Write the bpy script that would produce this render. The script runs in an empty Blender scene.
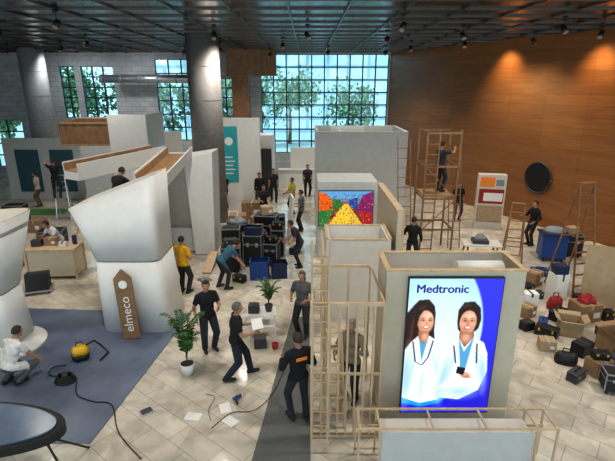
import bpy, bmesh, math, random
import numpy as np
from mathutils import Vector, Matrix, Euler
random.seed(7)
S=bpy.context.scene; COL=S.collection
R=math.radians
S.view_settings.view_transform='Standard'
try: S.view_settings.look='Medium High Contrast'
except Exception: pass
# ------------------------------------------------------------ materials
MATS={}
def _base(name):
    m=bpy.data.materials.new(name); m.use_nodes=True
    nt=m.node_tree; b=nt.nodes['Principled BSDF']
    tc=nt.nodes.new('ShaderNodeTexCoord')
    return m,nt,b,tc
def mat(name,col,rough=.6,metal=0,var=.08,scale=5,emit=0,bump=0.0):
    if name in MATS: return MATS[name]
    m,nt,b,tc=_base(name)
    no=nt.nodes.new('ShaderNodeTexNoise'); no.inputs['Scale'].default_value=scale; no.inputs['Detail'].default_value=4
    nt.links.new(tc.outputs['Object'],no.inputs['Vector'])
    cr=nt.nodes.new('ShaderNodeValToRGB')
    cr.color_ramp.elements[0].position=.3; cr.color_ramp.elements[1].position=.7
    cr.color_ramp.elements[0].color=tuple(c*(1-var) for c in col)+(1,)
    cr.color_ramp.elements[1].color=tuple(min(1,c*(1+var)) for c in col)+(1,)
    nt.links.new(no.outputs['Fac'],cr.inputs['Fac']); nt.links.new(cr.outputs['Color'],b.inputs['Base Color'])
    b.inputs['Roughness'].default_value=rough; b.inputs['Metallic'].default_value=metal
    if emit:
        for l in list(b.inputs['Base Color'].links): nt.links.remove(l)
        b.inputs['Base Color'].default_value=(0,0,0,1)
        nt.links.new(cr.outputs['Color'],b.inputs['Emission Color']); b.inputs['Emission Strength'].default_value=emit
    if bump:
        bp=nt.nodes.new('ShaderNodeBump'); bp.inputs['Strength'].default_value=bump; bp.inputs['Distance'].default_value=.02
        nt.links.new(no.outputs['Fac'],bp.inputs['Height']); nt.links.new(bp.outputs['Normal'],b.inputs['Normal'])
    MATS[name]=m; return m
def wood(name,c1,c2,sc=(2,2,14),rough=.5):
    if name in MATS: return MATS[name]
    m,nt,b,tc=_base(name)
    mp=nt.nodes.new('ShaderNodeMapping'); mp.inputs['Scale'].default_value=sc
    no=nt.nodes.new('ShaderNodeTexNoise'); no.inputs['Scale'].default_value=2; no.inputs['Detail'].default_value=6; no.inputs['Distortion'].default_value=.6
    cr=nt.nodes.new('ShaderNodeValToRGB'); cr.color_ramp.elements[0].position=.3; cr.color_ramp.elements[1].position=.7
    cr.color_ramp.elements[0].color=c1+(1,); cr.color_ramp.elements[1].color=c2+(1,)
    nt.links.new(tc.outputs['Object'],mp.inputs['Vector']); nt.links.new(mp.outputs['Vector'],no.inputs['Vector'])
    nt.links.new(no.outputs['Fac'],cr.inputs['Fac']); nt.links.new(cr.outputs['Color'],b.inputs['Base Color'])
    b.inputs['Roughness'].default_value=rough
    MATS[name]=m; return m
def tiled(name,c1,c2,mortar,bw,bh,msize,rot=(0,0,0),rough=.4,veins=0.0,offset=.5,stretch=(1,1,1),metal=0,nscale=1.6):
    m,nt,b,tc=_base(name)
    mp=nt.nodes.new('ShaderNodeMapping'); mp.inputs['Rotation'].default_value=rot
    nt.links.new(tc.outputs['Object'],mp.inputs['Vector'])
    br=nt.nodes.new('ShaderNodeTexBrick'); br.offset=offset
    br.inputs['Scale'].default_value=1; br.inputs['Brick Width'].default_value=bw; br.inputs['Row Height'].default_value=bh
    br.inputs['Mortar Size'].default_value=msize; br.inputs['Mortar Smooth'].default_value=.1
    br.inputs['Color1'].default_value=c1+(1,); br.inputs['Color2'].default_value=c2+(1,); br.inputs['Mortar'].default_value=mortar+(1,)
    nt.links.new(mp.outputs['Vector'],br.inputs['Vector'])
    mp2=nt.nodes.new('ShaderNodeMapping'); mp2.inputs['Scale'].default_value=stretch; mp2.inputs['Rotation'].default_value=rot
    nt.links.new(tc.outputs['Object'],mp2.inputs['Vector'])
    no=nt.nodes.new('ShaderNodeTexNoise'); no.inputs['Scale'].default_value=nscale; no.inputs['Detail'].default_value=8; no.inputs['Distortion'].default_value=1.2
    nt.links.new(mp2.outputs['Vector'],no.inputs['Vector'])
    mr=nt.nodes.new('ShaderNodeMapRange'); mr.inputs['From Min'].default_value=.3; mr.inputs['From Max'].default_value=.7
    mr.inputs['To Min'].default_value=1-veins; mr.inputs['To Max'].default_value=1+veins*.4
    nt.links.new(no.outputs['Fac'],mr.inputs['Value'])
    mx=nt.nodes.new('ShaderNodeVectorMath'); mx.operation='SCALE'
    nt.links.new(br.outputs['Color'],mx.inputs[0]); nt.links.new(mr.outputs['Result'],mx.inputs['Scale'])
    nt.links.new(mx.outputs['Vector'],b.inputs['Base Color'])
    b.inputs['Roughness'].default_value=rough; b.inputs['Metallic'].default_value=metal
    return m
def glassmat():
    m=bpy.data.materials.new('window_glass'); m.use_nodes=True; nt=m.node_tree; nt.nodes.clear()
    o=nt.nodes.new('ShaderNodeOutputMaterial'); t=nt.nodes.new('ShaderNodeBsdfTransparent'); g=nt.nodes.new('ShaderNodeBsdfGlossy')
    no=nt.nodes.new('ShaderNodeTexNoise'); no.inputs['Scale'].default_value=.4
    cr=nt.nodes.new('ShaderNodeValToRGB'); cr.color_ramp.elements[0].color=(.68,.91,1,1); cr.color_ramp.elements[1].color=(.82,.97,1,1)
    nt.links.new(no.outputs['Fac'],cr.inputs['Fac']); nt.links.new(cr.outputs['Color'],t.inputs['Color'])
    g.inputs['Roughness'].default_value=.05; mx=nt.nodes.new('ShaderNodeMixShader'); mx.inputs[0].default_value=.04
    nt.links.new(t.outputs[0],mx.inputs[1]); nt.links.new(g.outputs[0],mx.inputs[2]); nt.links.new(mx.outputs[0],o.inputs[0]); return m
GLASS=glassmat()
WHITE=mat('white_paint',(.70,.69,.66),.45,var=.03)
WHITE2=mat('warm_white_board',(.60,.57,.51),.55,var=.04)
CREAM=mat('cream_board',(.53,.47,.36),.6,var=.05)
GREYW=mat('grey_white_board',(.50,.51,.49),.6,var=.05)
PINE=wood('pine_wood',(.46,.33,.19),(.62,.47,.31),(3,3,1))
PLY=wood('plywood',(.28,.16,.075),(.40,.25,.125),(4,1.5,1.5))
BROWN=wood('brown_wood',(.18,.09,.037),(.29,.155,.07),(3,3,1))
BLACK=mat('black_plastic',(.013,.013,.015),.45)
DARK=mat('dark_grey',(.045,.046,.052),.5)
STEEL=mat('steel',(.5,.5,.52),.35,.8)
GREY=mat('mid_grey',(.24,.25,.26),.6)
CARD=mat('cardboard',(.30,.19,.105),.8,var=.12)
CARD2=mat('pale_cardboard',(.40,.30,.185),.8,var=.1)
TAPE=mat('packing_tape',(.45,.37,.24),.35)
BLUE=mat('blue_plastic',(.012,.06,.24),.4)
NAVY=mat('navy_plastic',(.010,.022,.08),.45)
RED=mat('red_cloth',(.30,.018,.018),.7)
YEL=mat('yellow_plastic',(.75,.45,.02),.4)
TEAL=mat('teal_print',(.03,.36,.38),.5)
LEAF=mat('leaf_green',(.045,.125,.025),.5,var=.45,scale=9)
SOIL=mat('soil',(.05,.03,.02),.9)
CARPET=mat('blue_grey_carpet',(.13,.16,.225),.34,var=.2,scale=1.6,bump=.10)
CARPET2=mat('grey_carpet',(.13,.135,.13),.9,var=.1,scale=40,bump=.3)
CONC=tiled('concrete_blocks',(.55,.57,.58),(.46,.48,.5),(.32,.33,.34),.6,.3,.012,rot=(R(90),0,0),rough=.8,veins=.12)
PAPER=mat('paper_white',(.78,.78,.75),.7,var=.03)
ORANGE=mat('orange_print',(.8,.25,.03),.5)
# ------------------------------------------------------------ mesh builder
class B:
    def __init__(s): s.v=[];s.f=[];s.mi=[];s.sm=[];s.mats=[]
    def add(s,vs,fs,m,smooth=False):
        if m not in s.mats: s.mats.append(m)
        k=s.mats.index(m); o=len(s.v); s.v+= [tuple(v) for v in vs]
        for f in fs: s.f.append(tuple(i+o for i in f)); s.mi.append(k); s.sm.append(smooth)
        return s
    def box(s,c,d,m,rot=None):
        x,y,z=[q/2 for q in d]; M=Euler(rot).to_matrix() if rot else Matrix.Identity(3); c=Vector(c)
        vs=[c+M@Vector((a*x,b*y,e*z)) for a in(-1,1) for b in(-1,1) for e in(-1,1)]
        return s.add(vs,[(0,1,3,2),(4,6,7,5),(0,4,5,1),(2,3,7,6),(0,2,6,4),(1,5,7,3)],m)
    def bb(s,x0,x1,y0,y1,z0,z1,m): return s.box(((x0+x1)/2,(y0+y1)/2,(z0+z1)/2),(x1-x0,y1-y0,z1-z0),m)
    def beam(s,a,b,w,h,m):
        a=Vector(a);b=Vector(b);d=b-a;d.normalize()
        up=Vector((0,0,1)) if abs(d.z)<.95 else Vector((0,1,0))
        x=d.cross(up).normalized(); y=x.cross(d).normalized()
        vs=[p+x*(i*w/2)+y*(j*h/2) for p in(a,b) for i in(-1,1) for j in(-1,1)]
        return s.add(vs,[(0,1,3,2),(4,6,7,5),(0,4,5,1),(2,3,7,6),(0,2,6,4),(1,5,7,3)],m)
    def cyl(s,a,b,r1,r2=None,m=None,n=14,smooth=True):
        if r2 is None: r2=r1
        a=Vector(a);b=Vector(b);d=(b-a).normalized()
        up=Vector((0,0,1)) if abs(d.z)<.95 else Vector((0,1,0))
        x=d.cross(up).normalized(); y=x.cross(d).normalized()
        vs=[p+(x*math.cos(t*2*math.pi/n)+y*math.sin(t*2*math.pi/n))*r for p,r in((a,r1),(b,r2)) for t in range(n)]
        s.add(vs,[(i,(i+1)%n,n+(i+1)%n,n+i) for i in range(n)],m,smooth)
        s.add(vs[:n],[tuple(range(n))[::-1]],m); s.add(vs[n:],[tuple(range(n))],m); return s
    def ell(s,c,r,m,n=16,k=10,M=None,keep=None):
        c=Vector(c); vs=[];fs=[]
        for j in range(k+1):
            ph=math.pi*j/k
            for i in range(n):
                t=2*math.pi*i/n
                vs.append(Vector((r[0]*math.sin(ph)*math.cos(t),r[1]*math.sin(ph)*math.sin(t),r[2]*math.cos(ph))))
        for j in range(k):
            for i in range(n):
                f=(j*n+i,(j+1)*n+i,(j+1)*n+(i+1)%n,j*n+(i+1)%n)
                if keep and not all(keep(vs[q]) for q in f): continue
                fs.append(f)
        vs=[c+(M@v if M else v) for v in vs]
        return s.add(vs,fs,m,True)
    def tube(s,pts,r,m,n=7):
        pts=[Vector(p) for p in pts]
        rings=[]
        for i,p in enumerate(pts):
            d=(pts[min(i+1,len(pts)-1)]-pts[max(i-1,0)]).normalized()
            up=Vector((0,0,1)) if abs(d.z)<.9 else Vector((0,1,0))
            x=d.cross(up).normalized(); y=x.cross(d)
            rr=r[i] if isinstance(r,(list,tuple)) else r
            rings.append([p+(x*math.cos(t*2*math.pi/n)+y*math.sin(t*2*math.pi/n))*rr for t in range(n)])
        return s.loft(rings,m)
    def loft(s,rings,m,smooth=True,cap0=True,cap1=True,mcap=None):
        n=len(rings[0]); vs=[v for r in rings for v in r]
        fs=[(j*n+i,j*n+(i+1)%n,(j+1)*n+(i+1)%n,(j+1)*n+i) for j in range(len(rings)-1) for i in range(n)]
        s.add(vs,fs,m,smooth)
        if cap0: s.add(rings[0],[tuple(range(n))[::-1]],mcap or m)
        if cap1: s.add(rings[-1],[tuple(range(n))],mcap or m)
        return s
    def prism(s,poly,z0,z1,m):
        n=len(poly); vs=[(x,y,z0) for x,y in poly]+[(x,y,z1) for x,y in poly]
        return s.add(vs,[tuple(range(n))[::-1],tuple(range(n,2*n))]+[(i,(i+1)%n,n+(i+1)%n,n+i) for i in range(n)],m)
    def obj(s,name,parent=None,label=None,cat=None,bev=0,loc=(0,0,0),rot=(0,0,0),kind=None,group=None):
        me=bpy.data.meshes.new(name); me.from_pydata(s.v,[],s.f)
        for m in s.mats: me.materials.append(m)
        me.polygons.foreach_set('material_index',s.mi); me.polygons.foreach_set('use_smooth',s.sm); me.update()
        bm=bmesh.new(); bm.from_mesh(me); bmesh.ops.remove_doubles(bm,verts=bm.verts,dist=1e-5) if any(s.sm) else None
        bmesh.ops.recalc_face_normals(bm,faces=bm.faces); bm.to_mesh(me); bm.free()
        o=bpy.data.objects.new(name,me); COL.objects.link(o); o.location=loc; o.rotation_euler=rot
        if parent: o.parent=parent
        if label: o['label']=label
        if cat: o['category']=cat
        if kind: o['kind']=kind
        if group: o['group']=group
        if bev:
            md=o.modifiers.new('bevel','BEVEL'); md.width=bev; md.segments=2; md.limit_method='ANGLE'
        return o
def thing(name,label,cat,loc=(0,0,0),rz=0,group=None):
    e=bpy.data.objects.new(name,None); COL.objects.link(e); e.empty_display_size=.1
    e.location=loc; e.rotation_euler=(0,0,R(rz)); e['label']=label; e['category']=cat
    if group: e['group']=group
    return e
def copy_thing(o,loc=None,rz=None,label=None,scale=None,parent=None):
    n=o.copy(); COL.objects.link(n)
    if parent: n.parent=parent
    if loc is not None: n.location=loc
    if rz is not None: n.rotation_euler=(0,0,R(rz))
    if label: n['label']=label
    for c in list(o.children): copy_thing(c,parent=n)
    return n
def text(body,size,m,parent,loc,rot,name='lettering',ext=.002,align='CENTER',bold=0):
    cu=bpy.data.curves.new('txt','FONT'); cu.body=body; cu.size=size; cu.extrude=ext; cu.align_x=align; cu.align_y='CENTER'
    t=bpy.data.objects.new('txt',cu); COL.objects.link(t)
    dg=bpy.context.evaluated_depsgraph_get(); me=bpy.data.meshes.new_from_object(t.evaluated_get(dg))
    bpy.data.objects.remove(t); bpy.data.curves.remove(cu)
    if bold:
        v0=[tuple(v.co) for v in me.vertices]; f0=[tuple(p.vertices) for p in me.polygons]; n0=len(v0); V=[];F=[]
        for k,(dx,dy) in enumerate(((-bold,0),(0,0),(bold,0),(0,bold*.6),(0,-bold*.6))):
            V+=[(x+dx,y+dy,z+k*.0002) for x,y,z in v0]; F+=[tuple(i+k*n0 for i in f) for f in f0]
        me=bpy.data.meshes.new(name); me.from_pydata(V,[],F)
    o=bpy.data.objects.new(name,me); me.materials.clear(); me.materials.append(m); COL.objects.link(o)
    o.parent=parent; o.location=loc; o.rotation_euler=rot; return o
# painter for the two lit screens (a print stored as a colour attribute on a fine grid)
class Paint:
    def __init__(s,w,h,res):
        s.w,s.h=w,h; s.nx,s.ny=int(w*res)+1,int(h*res)+1
        s.A,s.Bv=np.meshgrid(np.linspace(0,w,s.nx),np.linspace(0,h,s.ny)); s.im=np.zeros((s.ny,s.nx,3)); s.dy=0
    def put(s,m,c):
        c=np.array(c,float)
        if c.ndim==1: c=c[None,None,:]
        s.im=s.im*(1-m[...,None])+c*m[...,None]
    def ell(s,cx,cy,rx,ry,c,rot=0,soft=.15,op=1,clip=None):
        x=s.A-cx;y=s.Bv-(cy+s.dy);ca,sa=math.cos(rot),math.sin(rot); d=np.sqrt(((x*ca+y*sa)/rx)**2+((-x*sa+y*ca)/ry)**2)
        m=np.clip((1-d)/soft+.5,0,1)*op
        if clip is not None: m=m*clip
        s.put(m,c); return m
    def mask(s,pts,blur=1):
        ins=np.zeros(s.A.shape,bool); n=len(pts)
        for i in range(n):
            x0,y0=pts[i];x1,y1=pts[(i+1)%n]; y0+=s.dy; y1+=s.dy
            if y0==y1: continue
            cnd=((y0>s.Bv)!=(y1>s.Bv))&(s.A<(x1-x0)*(s.Bv-y0)/(y1-y0)+x0); ins^=cnd
        m=ins.astype(float)
        for _ in range(blur):
            p_=np.pad(m,1,'edge'); m=(p_[1:-1,1:-1]*2+p_[:-2,1:-1]+p_[2:,1:-1]+p_[1:-1,:-2]+p_[1:-1,2:])/6
        return m
    def poly(s,pts,c,blur=1,op=1): m=s.mask(pts,blur)*op; s.put(m,c); return m
    def mesh(s,name,x0,x1,z0,z1,y,parent,strength=1.0):
        X=x0+(x1-x0)*s.A/s.w; Z=z1-(z1-z0)*s.Bv/s.h
        vs=np.stack([X,np.full_like(X,y),Z],-1).reshape(-1,3); idx=np.arange(s.ny*s.nx).reshape(s.ny,s.nx)
        f=np.stack([idx[:-1,:-1],idx[1:,:-1],idx[1:,1:],idx[:-1,1:]],-1).reshape(-1,4)
        me=bpy.data.meshes.new(name); me.from_pydata(vs.tolist(),[],f.tolist())
        ca=me.color_attributes.new('print','FLOAT_COLOR','POINT'); col=np.concatenate([np.clip(s.im,0,1)**2.2,np.ones(s.im.shape[:2]+(1,))],-1).reshape(-1).astype(np.float32); ca.data.foreach_set('color',col)
        m=bpy.data.materials.new(name+'_print'); m.use_nodes=True; nt=m.node_tree; b=nt.nodes['Principled BSDF']; at=nt.nodes.new('ShaderNodeAttribute'); at.attribute_name='print'
        b.inputs['Base Color'].default_value=(0,0,0,1); b.inputs['Roughness'].default_value=.4
        nt.links.new(at.outputs['Color'],b.inputs['Emission Color']); b.inputs['Emission Strength'].default_value=strength; me.materials.append(m)
        o=bpy.data.objects.new(name,me); COL.objects.link(o); o.parent=parent; return o
# ------------------------------------------------------------ setting
CZ=7.7; BY=30.0
FLOORM=tiled('marble_floor',(.68,.62,.52),(.55,.495,.41),(.34,.30,.24),.9,.45,.006,rot=(0,0,R(38)),rough=.10,veins=.30,nscale=1.9)
B().bb(-21,17,-4,BY+.3,-.2,0,FLOORM).obj('floor',kind='structure')
CEILM=tiled('ceiling_panels',(.040,.034,.029),(.022,.019,.017),(.10,.09,.08),1.5,.45,.02,rough=.20,veins=.5,metal=.4,offset=.5,nscale=.5)
bc=B().bb(-21,17,-4,BY+.3,CZ,CZ+.3,CEILM)
CBAR=mat('ceiling_bar',(.085,.077,.07),.3,.4)
for y in np.arange(9,30,1.35): bc.bb(-21,17,y,y+.05,CZ-.05,CZ,CBAR)
for x in np.arange(-20,16,1.5): bc.bb(x,x+.04,2,BY,CZ-.05,CZ,CBAR)
bc.obj('ceiling',kind='structure')
holes=[(-15.3,-14.4,3.8,6.9),(-14.0,-12.0,3.8,6.9),(-9.4,-7.0,2.4,7.3),(-5.6,-4.6,3.9,6.2),(-2.9,5.0,1.6,7.6),(-20.2,-18.2,.7,3.7)]
bw=B(); xs=sorted({-21,5.4}|{h[0] for h in holes}|{h[1] for h in holes})
for a,b in zip(xs,xs[1:]):
    z=0
    for h in [h for h in holes if h[0]<=a+1e-6 and h[1]>=b-1e-6]:
        bw.bb(a,b,BY,BY+.3,0,h[2],CONC); z=h[3]
    bw.bb(a,b,BY,BY+.3,z,CZ,CONC)
bw.obj('wall_back',kind='structure')
FRM=mat('window_frame_black',(.02,.026,.032),.4)
for i,(h,nx,nz) in enumerate(zip(holes,(2,3,3,2,10,2),(5,5,6,4,8,4))):
    w=B(); x0,x1,z0,z1=h; t=.038
    w.bb(x0,x1,BY+.14,BY+.16,z0,z1,GLASS)
    for k in range(nx+1):
        x=x0+(x1-x0)*k/nx; w.bb(max(x0,x-t),min(x1,x+t),BY+.08,BY+.2,z0,z1,FRM)
    for k in range(nz+1):
        z=z0+(z1-z0)*k/nz; w.bb(x0,x1,BY+.09,BY+.19,max(z0,z-t),min(z1,z+t),FRM)
    w.obj('window_%d'%(i+1),kind='structure')
B().bb(-21.3,-21,-4,BY+.3,0,CZ,CONC).obj('wall_left',kind='structure')
WOODW=tiled('orange_wood_panels',(.30,.135,.048),(.26,.113,.040),(.16,.068,.025),1.8,.42,.006,rot=(R(90),0,0),rough=.38,veins=.20,stretch=(.5,1,5),offset=0,nscale=1.2)
def wallx(y): return 11-.454*(y-17)+.006*(y-17)*(y-30)
ys=list(np.linspace(7,30,24)); inner=[(wallx(y),y) for y in ys]; outer=[(wallx(y)+.4,y) for y in ys]
ww=B()
ang=math.atan2(30-7,wallx(30)-wallx(7)); M2=Matrix.Rotation(-ang,2); org=Vector((wallx(7),7))
ww.prism([tuple(M2@(Vector(p)-org)) for p in inner+outer[::-1]],0,CZ,WOODW)
ww.obj('wall_right',kind='structure',loc=(org.x,org.y,0),rot=(0,0,ang))
def onwall(y,off=.0):
    return Vector((wallx(y),y))+Vector((-.91,-.41))*off
p=onwall(19.3,.03); po=thing('round_wall_opening','large round black opening with rim in wood wall','vent',(p.x,p.y,2.05))
po.rotation_euler=(0,0,math.atan2(-.41,-.91)+R(90))
B().cyl((0,-.03,0),(0,.03,0),.62,None,BLACK,40).obj('opening_shade_disc',po)  # solid black disc on the wall, painted darkness of the hole
rr=B(); rr.tube([(math.cos(t)*.64,-.03,math.sin(t)*.64) for t in np.linspace(0,2*math.pi,41)],.035,DARK); rr.obj('rim',po)
COLM=mat('column_concrete',(.22,.205,.19),.7,var=.1,bump=.1)
COLM2=mat('column_pale',(.36,.37,.37),.7,var=.1,bump=.1)
for x,y,r,m,n in((-4.2,19.7,.66,COLM,1),(-15.2,27,.66,COLM2,2)):
    c=B().cyl((0,0,0),(0,0,CZ),r,None,m,40); 
    for k in range(1,6): c.cyl((0,0,k*1.3),(0,0,k*1.3+.02),r+.006,None,GREY,40)
    c.obj('trim_%d'%n,kind='structure',loc=(x,y,0))
B().bb(-4.6,-1.8,27.6,28.4,6.3,CZ,BROWN).bb(-4.5,-3.5,28.6,29.2,0,6.3,BROWN).obj('trim_3',kind='structure')
d_=B().cyl((-12.3,28.8,6.15),(-6.2,28.8,6.15),.24,None,STEEL,20)
for k in range(6): d_.cyl((-12.2+k*1.1,28.8,6.15),(-12.12+k*1.1,28.8,6.15),.26,None,GREY,20)
d_.obj('trim_4',kind='structure')
OUTG=mat('outside_paving',(.40,.44,.42),.9)
B().bb(-60,60,BY+.3,95,-.4,-.2,OUTG).obj('outdoor_ground',kind='structure')
fac=tiled('facade',(.66,.76,.84),(.58,.69,.78),(.34,.45,.55),2.6,1.6,.22,rot=(R(90),0,0),rough=.6,offset=0,veins=.3,nscale=.3)
B().bb(-20,30,62,70,-.2,9.5,fac).obj('office_building',label='pale office building with gridded facade seen outside',cat='building')
TLEAF=mat('tree_leaf',(.14,.24,.11),.7,var=.55,scale=1.2)
def tree(x,y,h,w,sd,n=1300):
    rnd=random.Random(sd); t=thing('tree','leafy green tree standing outside the glass wall','tree',(x,y,-.2),group='trees outside the windows')
    B().tube([(0,0,0),(.1,0,h*.3),(0,.1,h*.6)],[.22,.16,.08],BROWN).obj('trunk',t)
    f=B(); lob=[(rnd.uniform(-.6,.6)*w,rnd.uniform(-.4,.4)*w,h*rnd.uniform(.35,.82),w*rnd.uniform(.35,.6)) for _ in range(11)]
    for i in range(n):
        lx,ly,lz,lr=lob[rnd.randrange(11)]; a=rnd.random()*6.28; b_=rnd.uniform(-1,1); q=lr*rnd.random()**.4; cb=math.sqrt(1-b_*b_)
        c=Vector((lx+q*cb*math.cos(a),ly+q*cb*math.sin(a),lz+q*b_)); s=.12+.16*rnd.random(); e=Euler((rnd.random()*6,rnd.random()*6,rnd.random()*6)).to_matrix()
        f.add([c+e@Vector(v) for v in((-s,0,0),(0,-s*.7,.05),(s,0,0),(0,s*.7,.05))],[(0,1,2,3)],TLEAF)
    f.obj('foliage',t)
for i,a in enumerate([(-18.5,38,8,2.8),(-12.6,38,8,2.6),(-9.6,44,9,3.0),(-5.0,38,8,2.1),(-1.9,50,8.0,3.4),(5.0,53,6.2,3.4),(11.2,48,8.0,3.0),(-25,39,8,2.6)]): tree(*a,i)
# ------------------------------------------------------------ carpets
B().prism([(-9.5,11.3),(-7.8,11.3),(-3.1,11.0),(-3.68,6.35),(-9.5,6.35)],0,.02,CARPET).obj('carpet',label='blue-grey exhibition carpet laid under the white towers',cat='carpet')
B().prism([(-.95,5.5),(.05,5.5),(.05,10.8),(-.4,10.8)],0,.015,CARPET2).obj('carpet',label='grey carpet strip beside the pine stud frame',cat='carpet')
B().prism([(-7.0+.82*math.cos(t),9.45+.82*math.sin(t)) for t in np.linspace(0,2*math.pi,40,endpoint=False)],.02,.06,WHITE).obj('round_platform',label='low round white plinth on the blue-grey carpet',cat='platform')
# ------------------------------------------------------------ white towers
def ring(cx,cy,rx,ry,z,slope=0,n=64,e=2.6,sy=0):
    o=[]
    for i in range(n):
        t=2*math.pi*i/n; c,s_=math.cos(t),math.sin(t)
        x=cx+rx*abs(c)**(2/e)*(1 if c>=0 else -1); y=cy+ry*abs(s_)**(2/e)*(1 if s_>=0 else -1)
        o.append((x,y,z+slope*(x-cx)+sy*(y-cy)))
    return o
def tower(loc,base,top,label,zb=1.88,rz=0,slope=.3,rimw=.04,e=4.0,z0=.02,k0=.97):
    t=thing('booth_tower',label,'exhibition booth',loc,rz)
    brx,bry=base; cx,trx,try_,zt=top; n=96
    B().loft([ring(.08,0,brx,bry,z0,e=e,n=n),ring(.03,0,brx*(1+k0)/2,bry*(1+k0)/2,zb*.55,e=e,n=n),ring(0,0,brx*k0,bry*k0,zb-.06,e=e,n=n)],WHITE).obj('base',t)
    B().loft([ring(0,0,brx*k0*.97,bry*k0*.97,zb-.06,e=e,n=n),ring(0,0,brx*k0*.97,bry*k0*.97,zb-.02,e=e,n=n)],GREY).obj('joint_strip',t)
    sec=lambda k:(cx*k,brx*k0+(trx-brx*k0)*k,bry*k0+(try_-bry*k0)*k)
    u=B(); u.loft([ring(sec(k)[0],0,sec(k)[1],sec(k)[2],zb-.02+(zt-zb)*k,slope*k,e=e,n=n) for k in(0,.5,1)],WHITE,cap1=False)
    a=ring(cx,0,trx,try_,zt-.02,slope,e=e,n=n); b=ring(cx,0,trx-rimw,try_-rimw,zt-.02,slope,e=e,n=n); c=ring(cx,0,trx-.07,try_-.07,zt-.35,slope,e=e,n=n)
    u.add(a+b,[(i,(i+1)%n,n+(i+1)%n,n+i) for i in range(n)],PLY)
    u.loft([b,c],WHITE2,cap0=False,cap1=True); u.obj('flared_top',t)
    return t
t1=tower((-4.27,10.75,0),(.86,.75),(-.22,1.02,.72,3.50),'tall white tapered exhibition tower with slanted top',slope=.38,e=7,k0=.91)
sg=B(); sg.add([(-.21,0,0),(.21,0,0),(.21,0,1.5),(0,0,1.72),(-.21,0,1.5),(-.21,.05,0),(.21,.05,0),(.21,.05,1.5),(0,.05,1.72),(-.21,.05,1.5)],[(4,3,2,1,0),(5,6,7,8,9),(0,1,6,5),(1,2,7,6),(2,3,8,7),(3,4,9,8),(4,0,5,9)],wood('sign_wood',(.18,.10,.042),(.27,.16,.08)))
si=thing('totem_sign','brown wooden pointed sign board with white vertical lettering','sign',(-4.18,9.68,.035)); si.rotation_euler=(R(-6),R(-5),0)
sg.obj('board',si); text('elmeco',.3,PAPER,si,(0,-.012,.62),(R(90),R(-90),0))
B().cyl((0,-.012,1.35),(0,-.005,1.35),.1,None,PAPER,20).obj('emblem',si)
t2=tower((-7.36,9.75,0),(.56,.52),(0,.98,.85,3.0),'white mushroom-shaped exhibition tower on a round plinth',zb=1.35,slope=.08,e=4,z0=.065)
t3=thing('exhibition_booth','boxy white booth with recessed wall and angled pier','exhibition booth',(-4.15,15.9,0))
B().add([(.15,-.5,.02),(.85,-.45,.02),(.85,.7,.02),(.25,.7,.02),(-.02,-.5,3.5),(.95,-.45,3.65),(.95,.7,3.65),(.0,.7,3.5)],[(0,1,2,3),(4,5,6,7),(0,1,5,4),(1,2,6,5),(2,3,7,6),(3,0,4,7)],WHITE).obj('angled_pier',t3,bev=.02)
B().bb(-.9,.1,.2,.5,.02,3.3,WHITE2).obj('back_panel',t3,bev=.01)
B().bb(-.95,.0,-.5,.7,3.3,3.5,WHITE).obj('top_slab',t3,bev=.01)
B().bb(-1.0,-.88,-.55,.7,.02,3.5,WHITE).obj('side_panel',t3,bev=.01)
B().bb(-.85,.1,-.1,.2,.02,.9,WHITE).obj('built_in_bench',t3,bev=.01)
cn=thing('canopy_ring','white straight canopy troughs lined with bare wood','exhibition booth',(0,0,0))
def arm(P,w,h,lip=.26):
    P=[Vector(p) for p in P]; n=len(P)
    def sec(i,off,z):
        d=(P[min(i+1,n-1)]-P[max(i-1,0)]); d.z=0; d.normalize(); x=d.cross(Vector((0,0,1))); return P[i]+x*off+Vector((0,0,z))
    out=B(); rings=[]
    for i in range(n):
        rings.append([sec(i,-w/2,h/2),sec(i,-w/2*.9,-h/2),sec(i,w/2*.9,-h/2),sec(i,w/2,h/2),sec(i,w/2-.05,h/2),sec(i,w/2-.07,h/2-lip),sec(i,-w/2+.07,h/2-lip),sec(i,-w/2+.05,h/2)])
    out.loft(rings,WHITE,smooth=False); out.obj('channel',cn)
    li=B(); rings=[[sec(i,w/2-.052,h/2-.03),sec(i,w/2-.072,h/2-lip+.012),sec(i,-w/2+.072,h/2-lip+.012),sec(i,-w/2+.052,h/2-.03),sec(i,-w/2+.08,h/2-.03),sec(i,-w/2+.09,h/2-lip+.03),sec(i,w/2-.09,h/2-lip+.03),sec(i,w/2-.08,h/2-.03)] for i in range(n)]
    li.loft(rings,PLY,smooth=False); li.obj('wood_lining',cn)
def curve(a,b,c,n=9): 
    a,b,c=map(Vector,(a,b,c)); return [a*(1-t)**2+b*2*t*(1-t)+c*t*t for t in np.linspace(0,1,n)]
arm(curve((-6.95,13.4,3.38),(-6.0,15.0,3.46),(-5.24,16.2,3.55)),.75,.5)
arm(curve((-3.98,11.55,3.50),(-4.1,13.4,3.58),(-4.25,15.32,3.68)),.88,.36)
B().add([(-3.4,13.7,.02),(-3.1,13.7,.02),(-3.1,15.0,.02),(-3.4,15.0,.02),(-3.4,13.7,.05),(-3.1,13.7,.05),(-3.1,15.0,.3),(-3.4,15.0,.3)],[(0,1,2,3),(4,5,6,7),(0,1,5,4),(1,2,6,5),(2,3,7,6),(3,0,4,7)],PINE).obj('wooden_ramp',label='pale wooden ramp board on the marble floor',cat='ramp')
lb=thing('exhibition_booth','white booth with open brown plywood header box','exhibition booth',(-8.7,20,0))
B().bb(.2,1.85,0,.12,0,4.6,WHITE).obj('wall_panel',lb,bev=.01)
B().bb(1.73,1.85,.12,2.4,0,4.6,WHITE).obj('wall_panel',lb,bev=.01)
B().bb(-1.9,.2,1.6,1.72,0,4.4,GREYW).obj('wall_panel',lb)
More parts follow.
